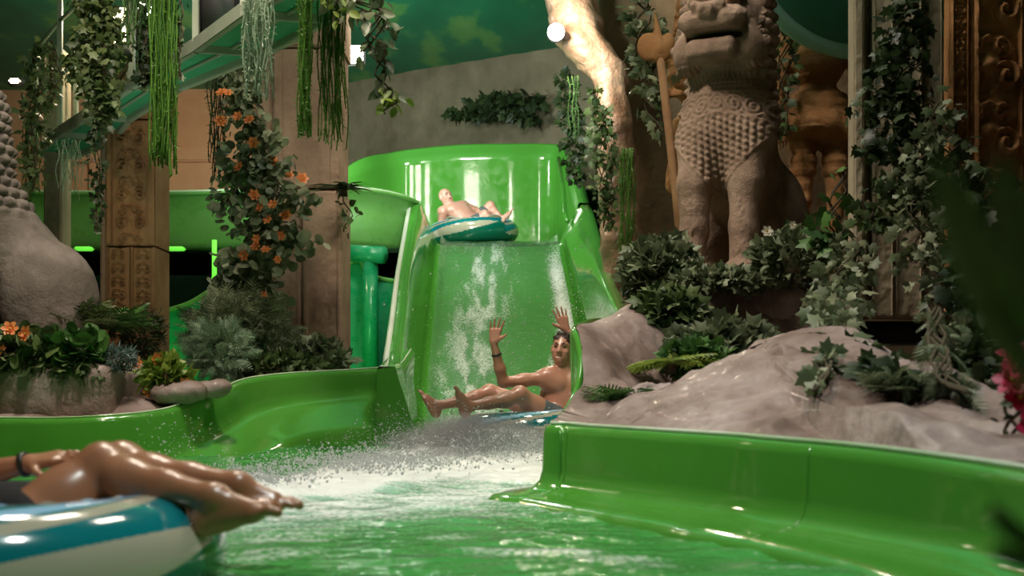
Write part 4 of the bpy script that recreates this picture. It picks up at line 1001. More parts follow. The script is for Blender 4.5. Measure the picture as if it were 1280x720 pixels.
# ================================================================== CARVED COLUMNS AND RELIEFS
def scroll(u, v):
    "mirrored scrollwork height, u in -1..1, v in half-widths"
    au = np.abs(u); P_ = 1.5; vt = (v/P_) % 1; vv = (vt-.5)*P_
    r1 = np.hypot(au-.46, vv+.28); a1 = np.arctan2(vv+.28, au-.46)
    h = np.where(r1 < .36, .5+.5*np.cos(r1*24-a1), 0)*sstep(.38, .30, r1)
    r2 = np.hypot(au-.32, vv-.38); a2 = np.arctan2(vv-.38, au-.32); h = np.maximum(h, np.where(r2 < .28, .5+.5*np.cos(r2*26+a2), 0)*sstep(.29, .22, r2)*.8)
    h = np.maximum(h, .9*np.exp(-((au*1.5)**2+(vv*2.2+.1)**2)*6)); h = np.maximum(h, .7*np.exp(-((vv-.62+.5*au)/.06)**2)*(au < .7))
    return h
def relief_block(name, x0, x1, y, z0, z1, depth, amp, mat, parent, pat='scroll', border=.10, seed=0, wave=.0):
    nu = max(30, int((x1-x0)/.0085)); nv = max(30, int((z1-z0)/.0085)); nu, nv = min(nu, 140), min(nv, 260)
    U, W = np.meshgrid(np.linspace(0, 1, nu), np.linspace(0, 1, nv), indexing='ij')
    X = x0+(x1-x0)*U; Z = z0+(z1-z0)*W; hw = (x1-x0)/2; ui = (U-.5)*2/(1-border*2)
    inside = sstep(1.0, .96, np.abs(ui)); h = np.zeros_like(X)
    if pat == 'scroll': h = scroll(np.clip(ui, -1, 1)*1.02, (Z-z1)/hw/(1-border*2))
    elif pat == 'rings':
        for cz in (.22, .5, .75):
            r = np.hypot(ui*.9, (W-cz)*(z1-z0)/hw); a = np.arctan2(W-cz, ui); h = np.maximum(h, (.5+.5*np.cos(r*9+a*1.0))*sstep(.75, .55, r)*(.5+.5*fbm(np.stack([X*4, Z*4, X*0], -1), 2, seed)))
    elif pat == 'big':
        h = .8*scroll(ui*.55+.25, (Z-z1)/hw/1.8+.3)+.35*ridged(np.stack([X*5, Z*5, X*0], -1), 3, 3)
    d = amp*(h*inside+.9*(1-inside))+.006*fbm(np.stack([X*20, Z*20, X*0+seed], -1), 3, seed)
    edge = np.minimum(np.minimum(U, 1-U)*(x1-x0), np.minimum(W, 1-W)*(z1-z0)); d = d-.02*(1-sstep(0, .018, edge))
    front = np.stack([X, y-d, Z], -1)
    q = MB(); q.grid(front); 
    q.box(((x0+x1)/2, y+depth/2+.012, (z0+z1)/2), (x1-x0-.004, depth, z1-z0-.004))
    o = q.build(name, mat); o.data.set_sharp_from_angle(angle=math.radians(50)); return rel(o, parent) if parent else o
def xs_(px, Y): return (px-CX)*Y/F
c1 = thing('carved_column', 'broad carved stone column wrapped in orange-flowered creeper', 'column', (xs_(380, 10), 10.2, -.8))
Y = 10.0
relief_block('lower_right_panel', xs_(378, Y), xs_(428, Y), Y, z_at(470, Y)-.5, z_at(238, Y), .5, .022, M['column'], c1, 'rings', .12, 1)
relief_block('lower_left_panel', xs_(334, Y), xs_(376.5, Y), Y+.01, z_at(470, Y)-.5, z_at(236, Y), .5, .012, M['column'], c1, 'rings', .12, 2)
relief_block('upper_panel', xs_(341, Y), xs_(425, Y), Y, z_at(234, Y), z_at(60, Y), .5, .014, M['column'], c1, 'rings', .14, 3)
relief_block('upper_strip', xs_(318, Y), xs_(339.5, Y), Y+.03, z_at(236, Y), z_at(60, Y), .45, .01, M['column'], c1, 'none', .1, 4)
relief_block('capital_panel', xs_(322, Y), xs_(428, Y), Y-.02, z_at(59, Y), z_at(-60, Y), .55, .014, M['column'], c1, 'rings', .1, 5)
c2 = thing('carved_column', 'brown scroll-carved column between the grey lion and the teal tank', 'column', (xs_(160, 11), 11.2, -.8)); Y = 11.0
relief_block('upper_panel', xs_(133, Y), xs_(194, Y), Y, z_at(307, Y), z_at(150, Y), .45, .05, M['column_dark'], c2, 'scroll', .12, 6)
relief_block('capital_panel', xs_(130, Y), xs_(195, Y), Y, z_at(148, Y), z_at(90, Y), .45, .02, M['column_dark'], c2, 'none', .12, 9)
relief_block('lower_left_panel', xs_(133, Y), xs_(162.5, Y), Y, z_at(420, Y)-.8, z_at(309, Y), .45, .035, M['column_dark'], c2, 'scroll', .12, 7)
relief_block('lower_right_panel', xs_(163.5, Y), xs_(194, Y), Y, z_at(420, Y)-.8, z_at(309, Y), .45, .035, M['column_dark'], c2, 'scroll', .12, 8)
relief_block('side_strip', xs_(124, Y), xs_(132, Y), Y+.02, z_at(420, Y)-.8, z_at(100, Y), .4, .01, M['column'], c2, 'none', .1, 9)
# right: pale fluted pilaster and ochre relief
Y = 7.3
c3 = thing('pilaster', 'tall pale fluted pilaster overgrown with ivy beside the ochre relief', 'pilaster', (xs_(1110, Y), Y+.2, z_at(400, Y)))
for nm, a, b, yy, mt in (('edge_strip', 1064, 1079, Y-.04, M['pale']), ('recess', 1080, 1090, Y+.05, M['pale']), ('shaft', 1091, 1118, Y, M['pale']), ('outer_shaft', 1119, 1156, Y+.02, M['pale']), ('return_strip', 1157, 1184, Y+.06, M['pale'])):
    relief_block(nm, xs_(a, Y), xs_(b, Y), yy, z_at(398, Y), z_at(-40, Y), .1, .010, mt, c3, 'none', .1, int(a))
q = MB(); q.box((xs_(1120, Y), Y+.3, z_at(414, Y)), (xs_(1190, Y)-xs_(1050, Y), .5, .13), bev=.01); rel(q.build('shaded_gap', M['black']), c3)  # black block stands in for the shadowed gap below the shafts
c4 = thing('relief_wall', 'ochre carved relief wall in the upper right corner', 'relief', (xs_(1235, 6.8), 7.2, 0)); Y = 6.8
relief_block('outer_border', xs_(1187, Y), xs_(1212, Y), Y, -.2, z_at(-60, Y), .08, .022, M['terra'], c4, 'scroll', .15, 21)
relief_block('figure_panel', xs_(1213.5, Y), xs_(1275, Y), Y-.02, .9, z_at(-60, Y), .1, .06, M['terra'], c4, 'big', .06, 22)
relief_block('inner_border', xs_(1276.5, Y), xs_(1330, Y), Y-.04, -.2, z_at(-60, Y), .12, .03, M['terra'], c4, 'scroll', .12, 23)
# slender bare post standing behind the hanging plants on the left
relief_block('support_column', xs_(54, 12.0), xs_(77, 12.0), 12.0, -.8, z_at(60, 12.0), .25, .004, M['pale'], None, 'none', .1, 31)
o = bpy.data.objects['support_column']; tag(o, 'slim plain grey-green column behind the hanging creepers, right of the grey lion', 'column')

# ================================================================== OVERHEAD TROUGH (right) AND WALKWAY (left)
r = thing('overhead_trough', 'pale teal curved underside jutting in above the right guardian statue', 'slide trough', P(1100, -20, 8.3))
cc = A(P(1098, -92, 8.3)); Rr = .86
G = []
for a in np.linspace(PI*.55, PI*2.1, 60):
    row = []
    for rr, dy, z in ((.55, 0, .10), (.80, -.0, .04), (.96, 0, 0.0), (1.0, 0, -.01), (1.0, 0, .13), (.98, 0, .15)):
        row.append((cc[0]+Rr*rr*math.cos(a), cc[1]+Rr*rr*math.sin(a), cc[2]+z))
    G.append(row)
q = MB(); q.grid(G)
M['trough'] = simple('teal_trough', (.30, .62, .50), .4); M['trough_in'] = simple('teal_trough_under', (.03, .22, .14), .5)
# a leaning bowl seen from below
s = Solid(.02); Rb = rotx(-.95)@roty(.15)
s.ell((0, 0, 0), (Rr, Rr, .20), Rb); s.ell(V(0, 0, .1)@Rb.T, (Rr*.9, Rr*.9, .2), Rb, k=.01, neg=True)
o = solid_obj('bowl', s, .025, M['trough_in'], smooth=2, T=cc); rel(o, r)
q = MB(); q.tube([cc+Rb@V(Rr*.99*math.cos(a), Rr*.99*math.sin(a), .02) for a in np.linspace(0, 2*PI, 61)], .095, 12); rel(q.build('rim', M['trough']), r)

wk = thing('walkway', 'raised green-decked walkway with thin rails crossing the upper left', 'walkway', (-3.2, 9.8, 2.9))
N0 = [P(410, -62, 6.9), P(305, 13, 7.64), P(245, 57, 8.4), P(165, 105, 9.4), P(110, 143, 10.4), P(75, 165, 11.1), P(45, 190, 12.0)]
N0 = [(a[0], a[1], 2.9) for a in N0]
F0 = [(-.75, 7.05, 2.9), (-1.19, 7.75, 2.9), (-1.75, 8.5, 2.9), (-2.62, 9.45, 2.9), (-3.35, 10.5, 2.9), (-3.75, 11.3, 2.9), (-4.4, 12.1, 2.9)]
def beam(a, b, w, h, name, mat, lab=None):
    a, b = A(a), A(b); d = b-a; L = np.linalg.norm(d); R = frame(d, (0, 0, 1)); q = MB(); q.box((a+b)/2, (w, L+w*.6, h), R=R, bev=.006)
    o = rel(q.build(name, mat, smooth=False), wk)
    return o
for i in range(len(N0)-1):
    q = MB(); q.add([N0[i], N0[i+1], F0[i+1], F0[i], *[(x, y, z+.03) for x, y, z in (N0[i], N0[i+1], F0[i+1], F0[i])]], [(3, 2, 1, 0), (4, 5, 6, 7), (0, 1, 5, 4), (2, 3, 7, 6), (1, 2, 6, 5), (3, 0, 4, 7)])
    rel(q.build('deck_panel', M['deck'], smooth=False), wk)
    beam(N0[i], N0[i+1], .05, .10, 'edge_beam', M['beam']); beam(F0[i], F0[i+1], .05, .10, 'edge_beam', M['beam'])
    m0 = (A(N0[i])+A(F0[i]))/2-V(0, 0, .012); m1 = (A(N0[i+1])+A(F0[i+1]))/2-V(0, 0, .012); beam(m0, m1, .025, .02, 'stiffener', M['beam'])
for i in range(len(N0)): beam(A(N0[i])-V(0, 0, .02), A(F0[i])-V(0, 0, .02), .04, .06, 'cross_beam', M['beam'])
def post_(p, z0, z1, w=.045):
    q = MB(); q.box((p[0], p[1], (z0+z1)/2), (w, w, z1-z0), bev=.005); rel(q.build('rail_post', M['beam'], smooth=False), wk)
for i, zt in ((1, 3.95), (2, 3.95), (3, 3.95), (4, 3.95), (5, 4.2), (6, 3.9)): post_(N0[i], 2.92, zt)
for i, zt in ((2, 3.95), (4, 3.95), (6, 3.95)): post_(F0[i], 2.92, zt)
for zz in (3.42, 3.93):
    for i in range(1, len(N0)-1):
        q = MB(); a = A(N0[i]); b = A(N0[i+1]); a[2] = b[2] = zz; q.tube([a, b], .018, 8); rel(q.build('hand_rail', M['beam']), wk)
# hangers to the ceiling
for p, px in ((N0[5], 0), (N0[2], 0)):
    q = MB(); q.tube([(p[0], p[1], 3.9), (p[0], p[1], CEIL-.02)], .016, 8); rel(q.build('hanger_rod', M['beam']), wk)
# speaker / dark cabinet on the walkway
t_ = thing('loudspeaker', 'dark box loudspeaker standing on the walkway near the top edge', 'loudspeaker', (xs_(278, 8.4), 8.4, 2.94))
q = MB(); q.box((0, 0, .25), (.26, .24, .5), bev=.015); q.build('cabinet', M['black'], t_); q = MB(); q.box((0, -.125, .25), (.22, .012, .44), bev=.005); q.build('grille', M['metal'], t_)

# ================================================================== LAMPS
t_ = thing('globe_lamp', 'round glowing lamp against the rock at the ceiling edge', 'lamp', P(695, 40, 12.2))
bm = bmesh.new(); bmesh.ops.create_uvsphere(bm, u_segments=28, v_segments=16, radius=.085); me = bpy.data.meshes.new('bulb'); bm.to_mesh(me); bm.free()
me.materials.append(M['lamp_glow']); o = link(bpy.data.objects.new('bulb', me), t_); [setattr(p, 'use_smooth', True) for p in me.polygons]
q = MB(); q.tube([(0, .06, 0), (.12, .22, .02)], [.05, .04], 14); q.tube([(0, .075, 0), (0, .11, 0)], [.09, .06], 18); q.build('housing', M['metal'], t_)
l = bpy.data.lights.new('globe_lamp_light', 'POINT'); l.energy = 60; l.color = (1, .80, .62); l.shadow_soft_size = .09; o = bpy.data.objects.new('globe_lamp_light', l); o.location = A(P(695, 40, 12.2))+V(0, -.14, 0); COL.objects.link(o)
def small_lamp(px, py, Y, w, h, mat, label, en=0, col=(1, .8, .55)):
    t_ = thing('wall_lamp', label, 'lamp', P(px, py, Y), 'small lamps between the plants')
    q = MB(); q.box((0, 0, 0), (w, .06, h), bev=.02); q.build('lens', M[mat], t_); q = MB(); q.box((0, .06, 0), (w+.05, .08, h+.05), bev=.02); q.build('housing', M['metal'], t_)
    if en:
        l = bpy.data.lights.new('lamp_light', 'POINT'); l.energy = en; l.color = col; l.shadow_soft_size = .12; o = bpy.data.objects.new('lamp_light', l); o.location = A(P(px, py, Y))+V(0, -.2, 0); COL.objects.link(o)
small_lamp(150, 32, 12.2, .30, .36, 'warm_glow', 'warm floodlight glowing through the hanging creepers at the upper left', 70)
small_lamp(180, 8, 12.4, .14, .20, 'panel_glow', 'small white lamp glinting through creepers at the top edge')
small_lamp(440, 68, 14.5, .26, .20, 'panel_glow', 'white rectangular floodlight between the green strands and the leafy garland', 40, (1, 1, .95))
small_lamp(316, 68, 9.3, .035, .03, 'panel_glow', 'tiny bright lamp shining through the sage green strands')
small_lamp(18, 101, 13.5, .13, .05, 'warm_glow', 'small warm lamp just right of the grey lion mane')

# ================================================================== ROCKS
def ksum(x, y, L):
    z = 0*x
    for cx, cy, sx, sy, h in L: z = z+h*np.exp(-((x-cx)/sx)**2-((y-cy)/sy)**2)
    return z
def rwall_x(y):      # x of the back of the right pool wall at depth y (for y > 5)
    return np.interp(y, RWP[:len(R1), 1][::-1], RWP[:len(R1), 0][::-1])
def make_right_rock():
    # parameters: s along depth, u across
    nu, nv = 300, 260
    Yf = np.linspace(0, 1, nv); U = np.linspace(0, 1, nu); V_, U_ = np.meshgrid(Yf, U, indexing='ij')
    xl = .30+.0*U_; X = .27+U_*4.9
    yw = np.interp(X, RWP[len(R1):, 0][:34], RWP[len(R1):, 1][:34])            # front wall line
    yw = np.where(X > 1.06, 2.98-.9*np.clip(X-1.06, 0, 1), yw)
    Yw = yw+.10; Y = Yw+(9.6-Yw)*V_**1.25
    xw = rwall_x(Y)+.015; zr = np.interp(Y, RWP[:len(R1), 1][::-1], RWP[:len(R1), 2][::-1])
    X = xw+(4.9-.0*xw)*U_**1.25
    X = np.where(Y < 5.03, .27+4.9*U_**1.25, X)
    yw = np.interp(X, RWP[len(R1):, 0][:34], RWP[len(R1):, 1][:34]); yw = np.where(X > 1.06, 2.98-.9*np.clip(X-1.06, 0, 1), yw); Yw = yw+.10
    Y = Yw+(9.6-Yw)*V_**1.25; xw = rwall_x(Y)+.015; zr = np.interp(Y, RWP[:len(R1), 1][::-1], RWP[:len(R1), 2][::-1])
    X = np.where(Y > 5.03, np.maximum(X, xw), X)
    t_ = (Y-Yw); p0 = np.stack([X, Y, X*0], -1)
    z = .27+.12*sstep(.1, 1.6, t_)+.16*sstep(1.8, 3.6, t_)*sstep(2.2, 1.2, X)
    z = z+.44*np.exp(-((X-.60)/.24)**2-((Y-6.75)/.5)**2)+.16*np.exp(-((X-.95)/.22)**2-((Y-6.9)/.4)**2)
    z = z+.24*np.exp(-((X-1.28)/.46)**2-((Y-5.15)/.62)**2)+.05*np.exp(-((X-1.75)/.4)**2-((Y-4.4)/.6)**2)
    z = z-.06*np.exp(-((X-.62)/.20)**2-((Y-5.6)/.45)**2)
    z = z-.11*sstep(1.35, 1.95, X)
    ter = sstep(1.0, 1.10, X+.05*np.sin(Y*5))*sstep(2.12, 1.98, X)*sstep(7.0, 7.10, Y+.04*np.sin(X*7)); z = z*(1-ter)+1.10*ter
    ang = np.arctan2(Y-5.3, X-.25); rad = np.hypot(Y-5.3, X-.25)
    fan = ridged(np.stack([ang*3.2, rad*.8, X*0], -1), 3, 205)*np.exp(-((X-.5)/.45)**2-((Y-6.1)/.9)**2)
    fold = ridged(np.stack([X*1.9+Y*1.1, Y*.8-X*.9, X*0], -1), 4, 201)
    z = z+(.11*fold+.09*fan+.045*fbm(p0*3, 4, 202)+.012*fbm(p0*14, 3, 203))*sstep(0, .30, t_)*(1-.8*ter)
    near = np.where(Y > 5.0, np.exp(-((X-xw)/.20)**2)*sstep(4.98, 5.1, Y), 0); z = z*(1-near)+(zr+.006)*near
    p = np.stack([X, Y, z], -1)
    return tag(fgrid('rock_bank', p, M['rock'], flip=False), 'pinkish grey sprayed rock bank rising behind the right pool wall up to the patterned lion', 'rock')
right_rock = make_right_rock()
# block under the lion
def boulder(name, label, c, d, mat, seed, amp=.05, h=.03, cat='rock'):
    s = Solid(.08); s.box((0, 0, 0), d, r=min(d)*.22, k=.05)
    o = solid_obj(name, s, h, mat, smooth=3, disp=lambda v: amp*ridged(v*2.2+seed, 4, seed)+.01*fbm(v*14, 3, seed)); o.location = c
    return tag(o, label, cat)
boulder('rock_pedestal', 'grey rock pedestal carrying the patterned lion statue', (1.52, 7.62, .82), (1.02, 1.0, .62), M['rock'], 5)
boulder('rock_planter', 'low grey rock planter at the left under the grey lion', (-3.62, 7.85, .44), (2.3, .92, .42), M['rock'], 9, .03)
def make_left_rock():
    xs = np.linspace(-6.2, -1.0, 240); vs = np.linspace(0, 1, 120); V_, X = np.meshgrid(vs, xs, indexing='ij')
    yw = np.interp(X, LWP[:, 0], LWP[:, 1]); zw = np.interp(X, LWP[:, 0], LWP[:, 2])
    Y = yw+.10+(12.2-yw)*V_**1.3; t_ = Y-yw-.1
    z = zw-.03+.10*sstep(0, .6, t_)*sstep(-1.9, -2.5, X)-.22*sstep(.15, 1.2, t_)*sstep(-2.4, -1.8, X)-.6*sstep(2.3, 3.6, t_)
    p = np.stack([X, Y, z], -1); z = z+(.05*ridged(p*2.1, 4, 221)+.02*fbm(p*7, 3, 222))*sstep(0, .3, t_)
    z = z+ksum(X, Y, [(-2.55, 7.55, .25, .12, .05), (-2.3, 7.62, .18, .12, .05), (-3.1, 7.45, .3, .10, .06)])
    return tag(fgrid('rock_bank', np.stack([X, Y, z], -1), M['rock'], flip=False), 'pale lumpy rock bank along the rim of the left pool wall', 'rock')
left_rock = make_left_rock()

# ================================================================== PLANTS
def tmpl(kind):
    if kind == 'ivy':
        pts = [(0, 0), (.22, -.10), (.50, .10), (.36, .30), (.56, .62), (.26, .62), (0, 1.05)]
        L = pts+[(-x, y) for x, y in pts[-2:0:-1]]
        v = [(0, .35, .05)]+[(x, y, -.18*abs(x)-.10*max(0, y-.4)) for x, y in L]; n = len(L)
        return V(*v), [(0, 1+i, 1+(i+1) % n) for i in range(n)]
    if kind == 'oval':
        L = [(0, 0), (.22, .15), (.34, .45), (.24, .78), (0, 1.05), (-.24, .78), (-.34, .45), (-.22, .15)]
        v = [(0, .5, -.06)]+[(x, y, .10*abs(x)/.34-.12*y*y) for x, y in L]
        return V(*v), [(0, 1+i, 1+(i+1) % 8) for i in range(8)]
    if kind == 'round':
        L = [(.5*math.sin(a)*(1+.12*math.cos(3*a)), .5-.5*math.cos(a)) for a in np.linspace(0, 2*PI, 10, endpoint=False)]
        v = [(0, .5, -.10)]+[(x, y, .05*math.sin(i*2.1)) for i, (x, y) in enumerate(L)]
        return V(*v), [(0, 1+i, 1+(i+1) % 10) for i in range(10)]
    if kind == 'blade':
        v = [(-.05, 0, 0), (.05, 0, 0), (.065, .35, .02), (-.065, .35, .02), (.05, .7, -.06), (-.05, .7, -.06), (0, 1.05, -.22)]
        return V(*v), [(0, 1, 2), (0, 2, 3), (3, 2, 4), (3, 4, 5), (5, 4, 6)]
    if kind == 'needle':
        return V((-.09, 0, 0), (.09, 0, 0), (.07, .6, .02), (-.07, .6, .02), (0, 1, -.05)), [(0, 1, 2), (0, 2, 3), (3, 2, 4)]
    if kind == 'frond':
        v = []; f = []
        for i in range(9):
            y = .10+.1*i; w = .34*math.sin(PI*min(1, (i+1.6)/10.5)); d = -.25*y*y
            for sgn in (-1, 1):
                k = len(v); v += [(0, y-.035, d), (0, y+.035, d), (sgn*w*.6, y+.13, d-.03), (sgn*w, y+.16, d-.09), (sgn*w*.55, y+.07, d-.03)]
                f += [(k, k+4, k+2), (k, k+2, k+1), (k+4, k+3, k+2)]
        k = len(v); v += [(-.012, 0, 0), (.012, 0, 0), (.006, 1.05, -.28), (-.006, 1.05, -.28)]; f += [(k, k+1, k+2), (k, k+2, k+3)]
        return V(*v), f
    if kind == 'petal':
        v = [(0, 0, 0), (.26, .35, .08), (.30, .75, .04), (0, 1, -.04), (-.30, .75, .04), (-.26, .35, .08), (0, .5, .0)]
        return V(*v), [(6, i, (i+1) % 6) for i in range(6)]
TM = {k: tmpl(k) for k in ('ivy', 'oval', 'round', 'blade', 'needle', 'frond', 'petal')}
def scatter(c, d, n, s, kind):
    "leaf meshes: base points c, length directions d, normals n, sizes s"
    tv, tf = TM[kind]; c, d, n = A(c), A(d), A(n); s = np.asarray(s, float)
    d = d/(np.linalg.norm(d, axis=1)[:, None]+1e-9); x = np.cross(d, n); x = x/(np.linalg.norm(x, axis=1)[:, None]+1e-9); n = np.cross(x, d)
    v = c[:, None]+s[:, None, None]*(tv[None, :, 0:1]*x[:, None]+tv[None, :, 1:2]*d[:, None]+tv[None, :, 2:3]*n[:, None])
    f = (np.array(tf)[None]+(np.arange(len(c))*len(tv))[:, None, None]).reshape(-1, 3)
    return v.reshape(-1, 3), f
def localise(v, root): return v-np.array(root.location)
def leaf_dirs(n, down=.6, out=None, cam=.6):
    d = RNG.normal(size=(n, 3))*.7; d[:, 2] -= down
    if out is not None: d = d+out
    nn = RNG.normal(size=(n, 3))*.55; nn[:, 1] -= cam; nn[:, 2] += .45
    return d, nn
def flower(root, p, size, mat, name='flower', n=6, cup=.35):
    "layered petals round a centre"
    C = []; D = []; Nn = []; S = []; ax = unit(V(RNG.normal()*.4, -1, .35+RNG.normal()*.3)); x = unit(np.cross(ax, (0, 0, 1))); y = np.cross(ax, x)
    for lay, (k, cu, sc) in enumerate(((n, cup, 1), (n-1, cup+.6, .62))):
        for i in range(k):
            a = 2*PI*(i+.5*lay)/k; r = x*math.cos(a)+y*math.sin(a); C.append(A(p)+r*size*.06); D.append(r+ax*cu); Nn.append(ax-r*cu); S.append(size*sc)
    v, f = scatter(C, D, Nn, S, 'petal'); o = mesh(name, localise(v, root), f, M[mat], root)
    q = MB(); q.tube([A(p)-np.array(root.location), A(p)-np.array(root.location)+ax*size*.3], [size*.16, size*.12], 8); q.build('flower_centre', M['centre'], o)
    return o
def vine(label, path, kind='ivy', mat='ivy', size=.055, dens=900, flowers=(), fm='orange', fs=.045, name='hanging_vine', cat='vine', down=.6, stems=4, cam=.6, depth=.5):
    "path rows: px, py, depth, width in px"
    pp = spline([P(a, b, Y)+(w*Y/F,) for a, b, Y, w in path], 8); L = np.r_[0, np.cumsum(np.linalg.norm(np.diff(pp[:, :3], axis=0), axis=1))]
    root = thing(name, label, cat, tuple(pp[0, :3])); area_ = np.sum(np.diff(L)*(pp[1:, 3]+pp[:-1, 3])/2); n = int(max(20, dens*area_))
    w = np.interp(np.linspace(0, L[-1], 200), L, pp[:, 3]); cdf = np.cumsum(w); cdf /= cdf[-1]
    t_ = np.interp(RNG.random(n), cdf, np.linspace(0, L[-1], 200)); c = np.stack([np.interp(t_, L, pp[:, k]) for k in range(3)], 1); ww = np.interp(t_, L, pp[:, 3])
    off = np.clip(RNG.normal(size=(n, 3)), -1.8, 1.8)*.30; clump = fbm(c*6+off, 2, 55)[:, None]*.35; c = c+(off+clump*V(1, 0, 0))*ww[:, None]*V(1, depth, .25)
    out = off*1.2; d, nn = leaf_dirs(n, down, out, cam)
    s_ = size*(.55+.75*RNG.random(n)); v, f = scatter(c, d, nn, s_, kind); mesh('foliage', localise(v, root), f, M[mat], root)
    for k in range(stems):
        q = MB(); ph = RNG.random()*6; pts = [pp[i, :3]+V(math.sin(i*.5+ph), .5*math.cos(i*.6+ph), 0)*pp[i, 3]*.28-np.array(root.location) for i in range(0, len(pp), 2)]
        q.tube(pts, .0055, 5); q.build('stem', M['twig'], root)
    for (fx, fy) in flowers:
        Y = float(np.interp(fy, [r[1] for r in path], [r[2] for r in path])) if path[0][1] < path[-1][1] else path[0][2]
        flower(root, A(P(fx, fy, Y))-V(0, .10+.1*RNG.random(), 0), fs*(.8+.5*RNG.random()), fm)
    return root
def strands(label, x0, x1, y0, y1, Y, n, mat, leaf=.022, step=.014, jag=25, kind='needle', width=1.0, name='hanging_strands', thick=.004, curl=.012, spread=1.0):
    root = thing(name, label, 'hanging plant', P((x0+x1)/2, y0, Y)); C = []; D = []; q = MB()
    for i in range(n):
        px = x0+(x1-x0)*(i+.5)/n+RNG.normal()*1.2; yb = y1-abs(RNG.normal())*jag; yy = Y+RNG.normal()*.05
        a, b = A(P(px, y0, yy)), A(P(px+RNG.normal()*2, yb, yy)); m_ = int(max(4, np.linalg.norm(b-a)/step)); t_ = np.linspace(0, 1, m_); ph = RNG.random(3)*6
        pts = a+(b-a)*t_[:, None]+curl*np.stack([np.sin(t_*9+ph[0]), np.sin(t_*8+ph[1]), 0*t_], 1); C.append(pts)
        dd = RNG.normal(size=(m_, 3))*spread*.55; dd[:, 2] -= .65; D.append(dd)
        q.tube([p-np.array(root.location) for p in pts[::max(1, m_//10)]]+[pts[-1]-np.array(root.location)], thick, 5)
    q.build('stem', M[mat], root); tag(bpy.data.objects[root.children[0].name], kind='stuff')
    C = np.concatenate(C); D = np.concatenate(D); nn = RNG.normal(size=C.shape); nn[:, 1] -= .5
    v, f = scatter(C, D, nn, leaf*(.6+.7*RNG.random(len(C))), kind); mesh('foliage', localise(v, root), f, M[mat], root); return root
def bush(label, px, py, rx, ry, Y, n, kind='ivy', mat='ivy', size=.06, name='leafy_bush', cat='bush', depth=.6, down=.1, flowers=(), fm='orange', fs=.04, stems=10, shell=.55, cam=.5, base=None):
    c0 = A(P(px, py, Y)); r = V(rx*Y/F, depth*rx*Y/F, ry*Y/F); root = thing(name, label, cat, tuple(c0-V(0, 0, r[2])))
    u = RNG.normal(size=(n, 3)); u /= np.linalg.norm(u, axis=1)[:, None]; rad = (shell+(1-shell)*RNG.random(n))**1; rad *= (1+.22*fbm(u*2.4+px, 2, 66))
    c = c0+u*rad[:, None]*r; out = u*1.1+V(0, 0, .25); d, nn = leaf_dirs(n, down, out, cam)
    v, f = scatter(c, d, nn, size*(.55+.75*RNG.random(n)), kind); mesh('foliage', localise(v, root), f, M[mat], root)
    b0 = c0-V(0, 0, r[2]*.95) if base is None else A(base)
    for k in range(stems):
        q = MB(); e = c[RNG.integers(n)]; mid = (b0+e)/2+RNG.normal(size=3)*.02; q.tube([b0-np.array(root.location), mid-np.array(root.location), e-np.array(root.location)], [.007, .005, .003], 5); q.build('stem', M['twig'], root)
    for fx, fy in flowers: flower(root, A(P(fx, fy, Y))-V(0, r[1]*.8, 0), fs*(.8+.4*RNG.random()), fm)
    return root
def tuft(label, px, py, Y, n, L, mat='leaf_mid', kind='frond', name='fern', cat='fern', spread=1.0, up=.7, lean=(0, 0, 0), size=None, rx=0):
    c0 = A(P(px, py, Y)); root = thing(name, label, cat, tuple(c0)); a = RNG.random(n)*2*PI; d = np.stack([np.cos(a)*spread, np.sin(a)*spread, up*(.4+RNG.random(n))], 1)+A(lean)
    c = np.tile(c0, (n, 1))+RNG.normal(size=(n, 3))*V(rx*Y/F+.015, .02, .008); nn = V(0, 0, 1)+RNG.normal(size=(n, 3))*.25
    v, f = scatter(c, d, nn, L*(.6+.5*RNG.random(n)), kind); mesh('foliage', localise(v, root), f, M[mat], root)
    q = MB(); q.tube([(0, 0, -.06), (0, 0, .02)], [.03, .02], 8); q.build('root_crown', M['twig'], root); return root

# ---- left side: creepers on and around the walkway
vine('dark ivy creeper hanging at the far left beside the grey lion mane', [(48, 55, 10.6, 20), (45, 110, 10.6, 34), (42, 170, 10.6, 30), (38, 240, 10.6, 16)], 'ivy', 'ivy', .07, 900)
strands('thin green strands falling behind the far left creeper', 28, 48, 150, 262, 10.9, 14, 'leaf_bright', .03, .02, 25)
vine('small ragged creeper draped over the walkway rail near the left edge', [(62, 50, 9.9, 14), (70, 95, 9.9, 30), (62, 130, 9.9, 16)], 'ivy', 'ivy', .06, 700)
vine('thick dark creeper covering the walkway rail left of the warm floodlight', [(118, -25, 8.6, 44), (118, 30, 8.6, 54), (120, 90, 8.6, 52), (126, 135, 8.6, 34), (124, 160, 8.6, 18)], 'ivy', 'ivy', .06, 2600)
vine('yellow green creeper catching the warm floodlight', [(158, 12, 9.6, 30), (157, 60, 9.6, 32), (152, 100, 9.6, 26)], 'oval', 'leaf_yellow', .05, 260)
vine('dark leafy creeper just right of the warm floodlight', [(176, -20, 8.5, 26), (178, 40, 8.5, 26), (180, 88, 8.5, 24), (178, 112, 8.5, 14)], 'ivy', 'leaf_dark', .055, 1300)
strands('long bright green strands hanging across the walkway, widest clump at the left', 188, 220, -30, 222, 7.9, 40, 'leaf_bright', .03, .016, 30, thick=.006)
strands('dull green strands hanging above the warm floodlight', 152, 190, -30, 60, 8.2, 26, 'leaf_mid', .03, .018, 30)
vine('narrow dark ivy tail dangling along the brown carved column', [(119, 150, 8.5, 14), (122, 200, 8.5, 17), (123, 250, 8.5, 14), (119, 292, 8.5, 6)], 'ivy', 'leaf_dark', .05, 1500, stems=2)
strands('pale sage strands hanging left of the brown carved column', 74, 100, 175, 252, 10.4, 16, 'leaf_sage', .03, .02, 25)
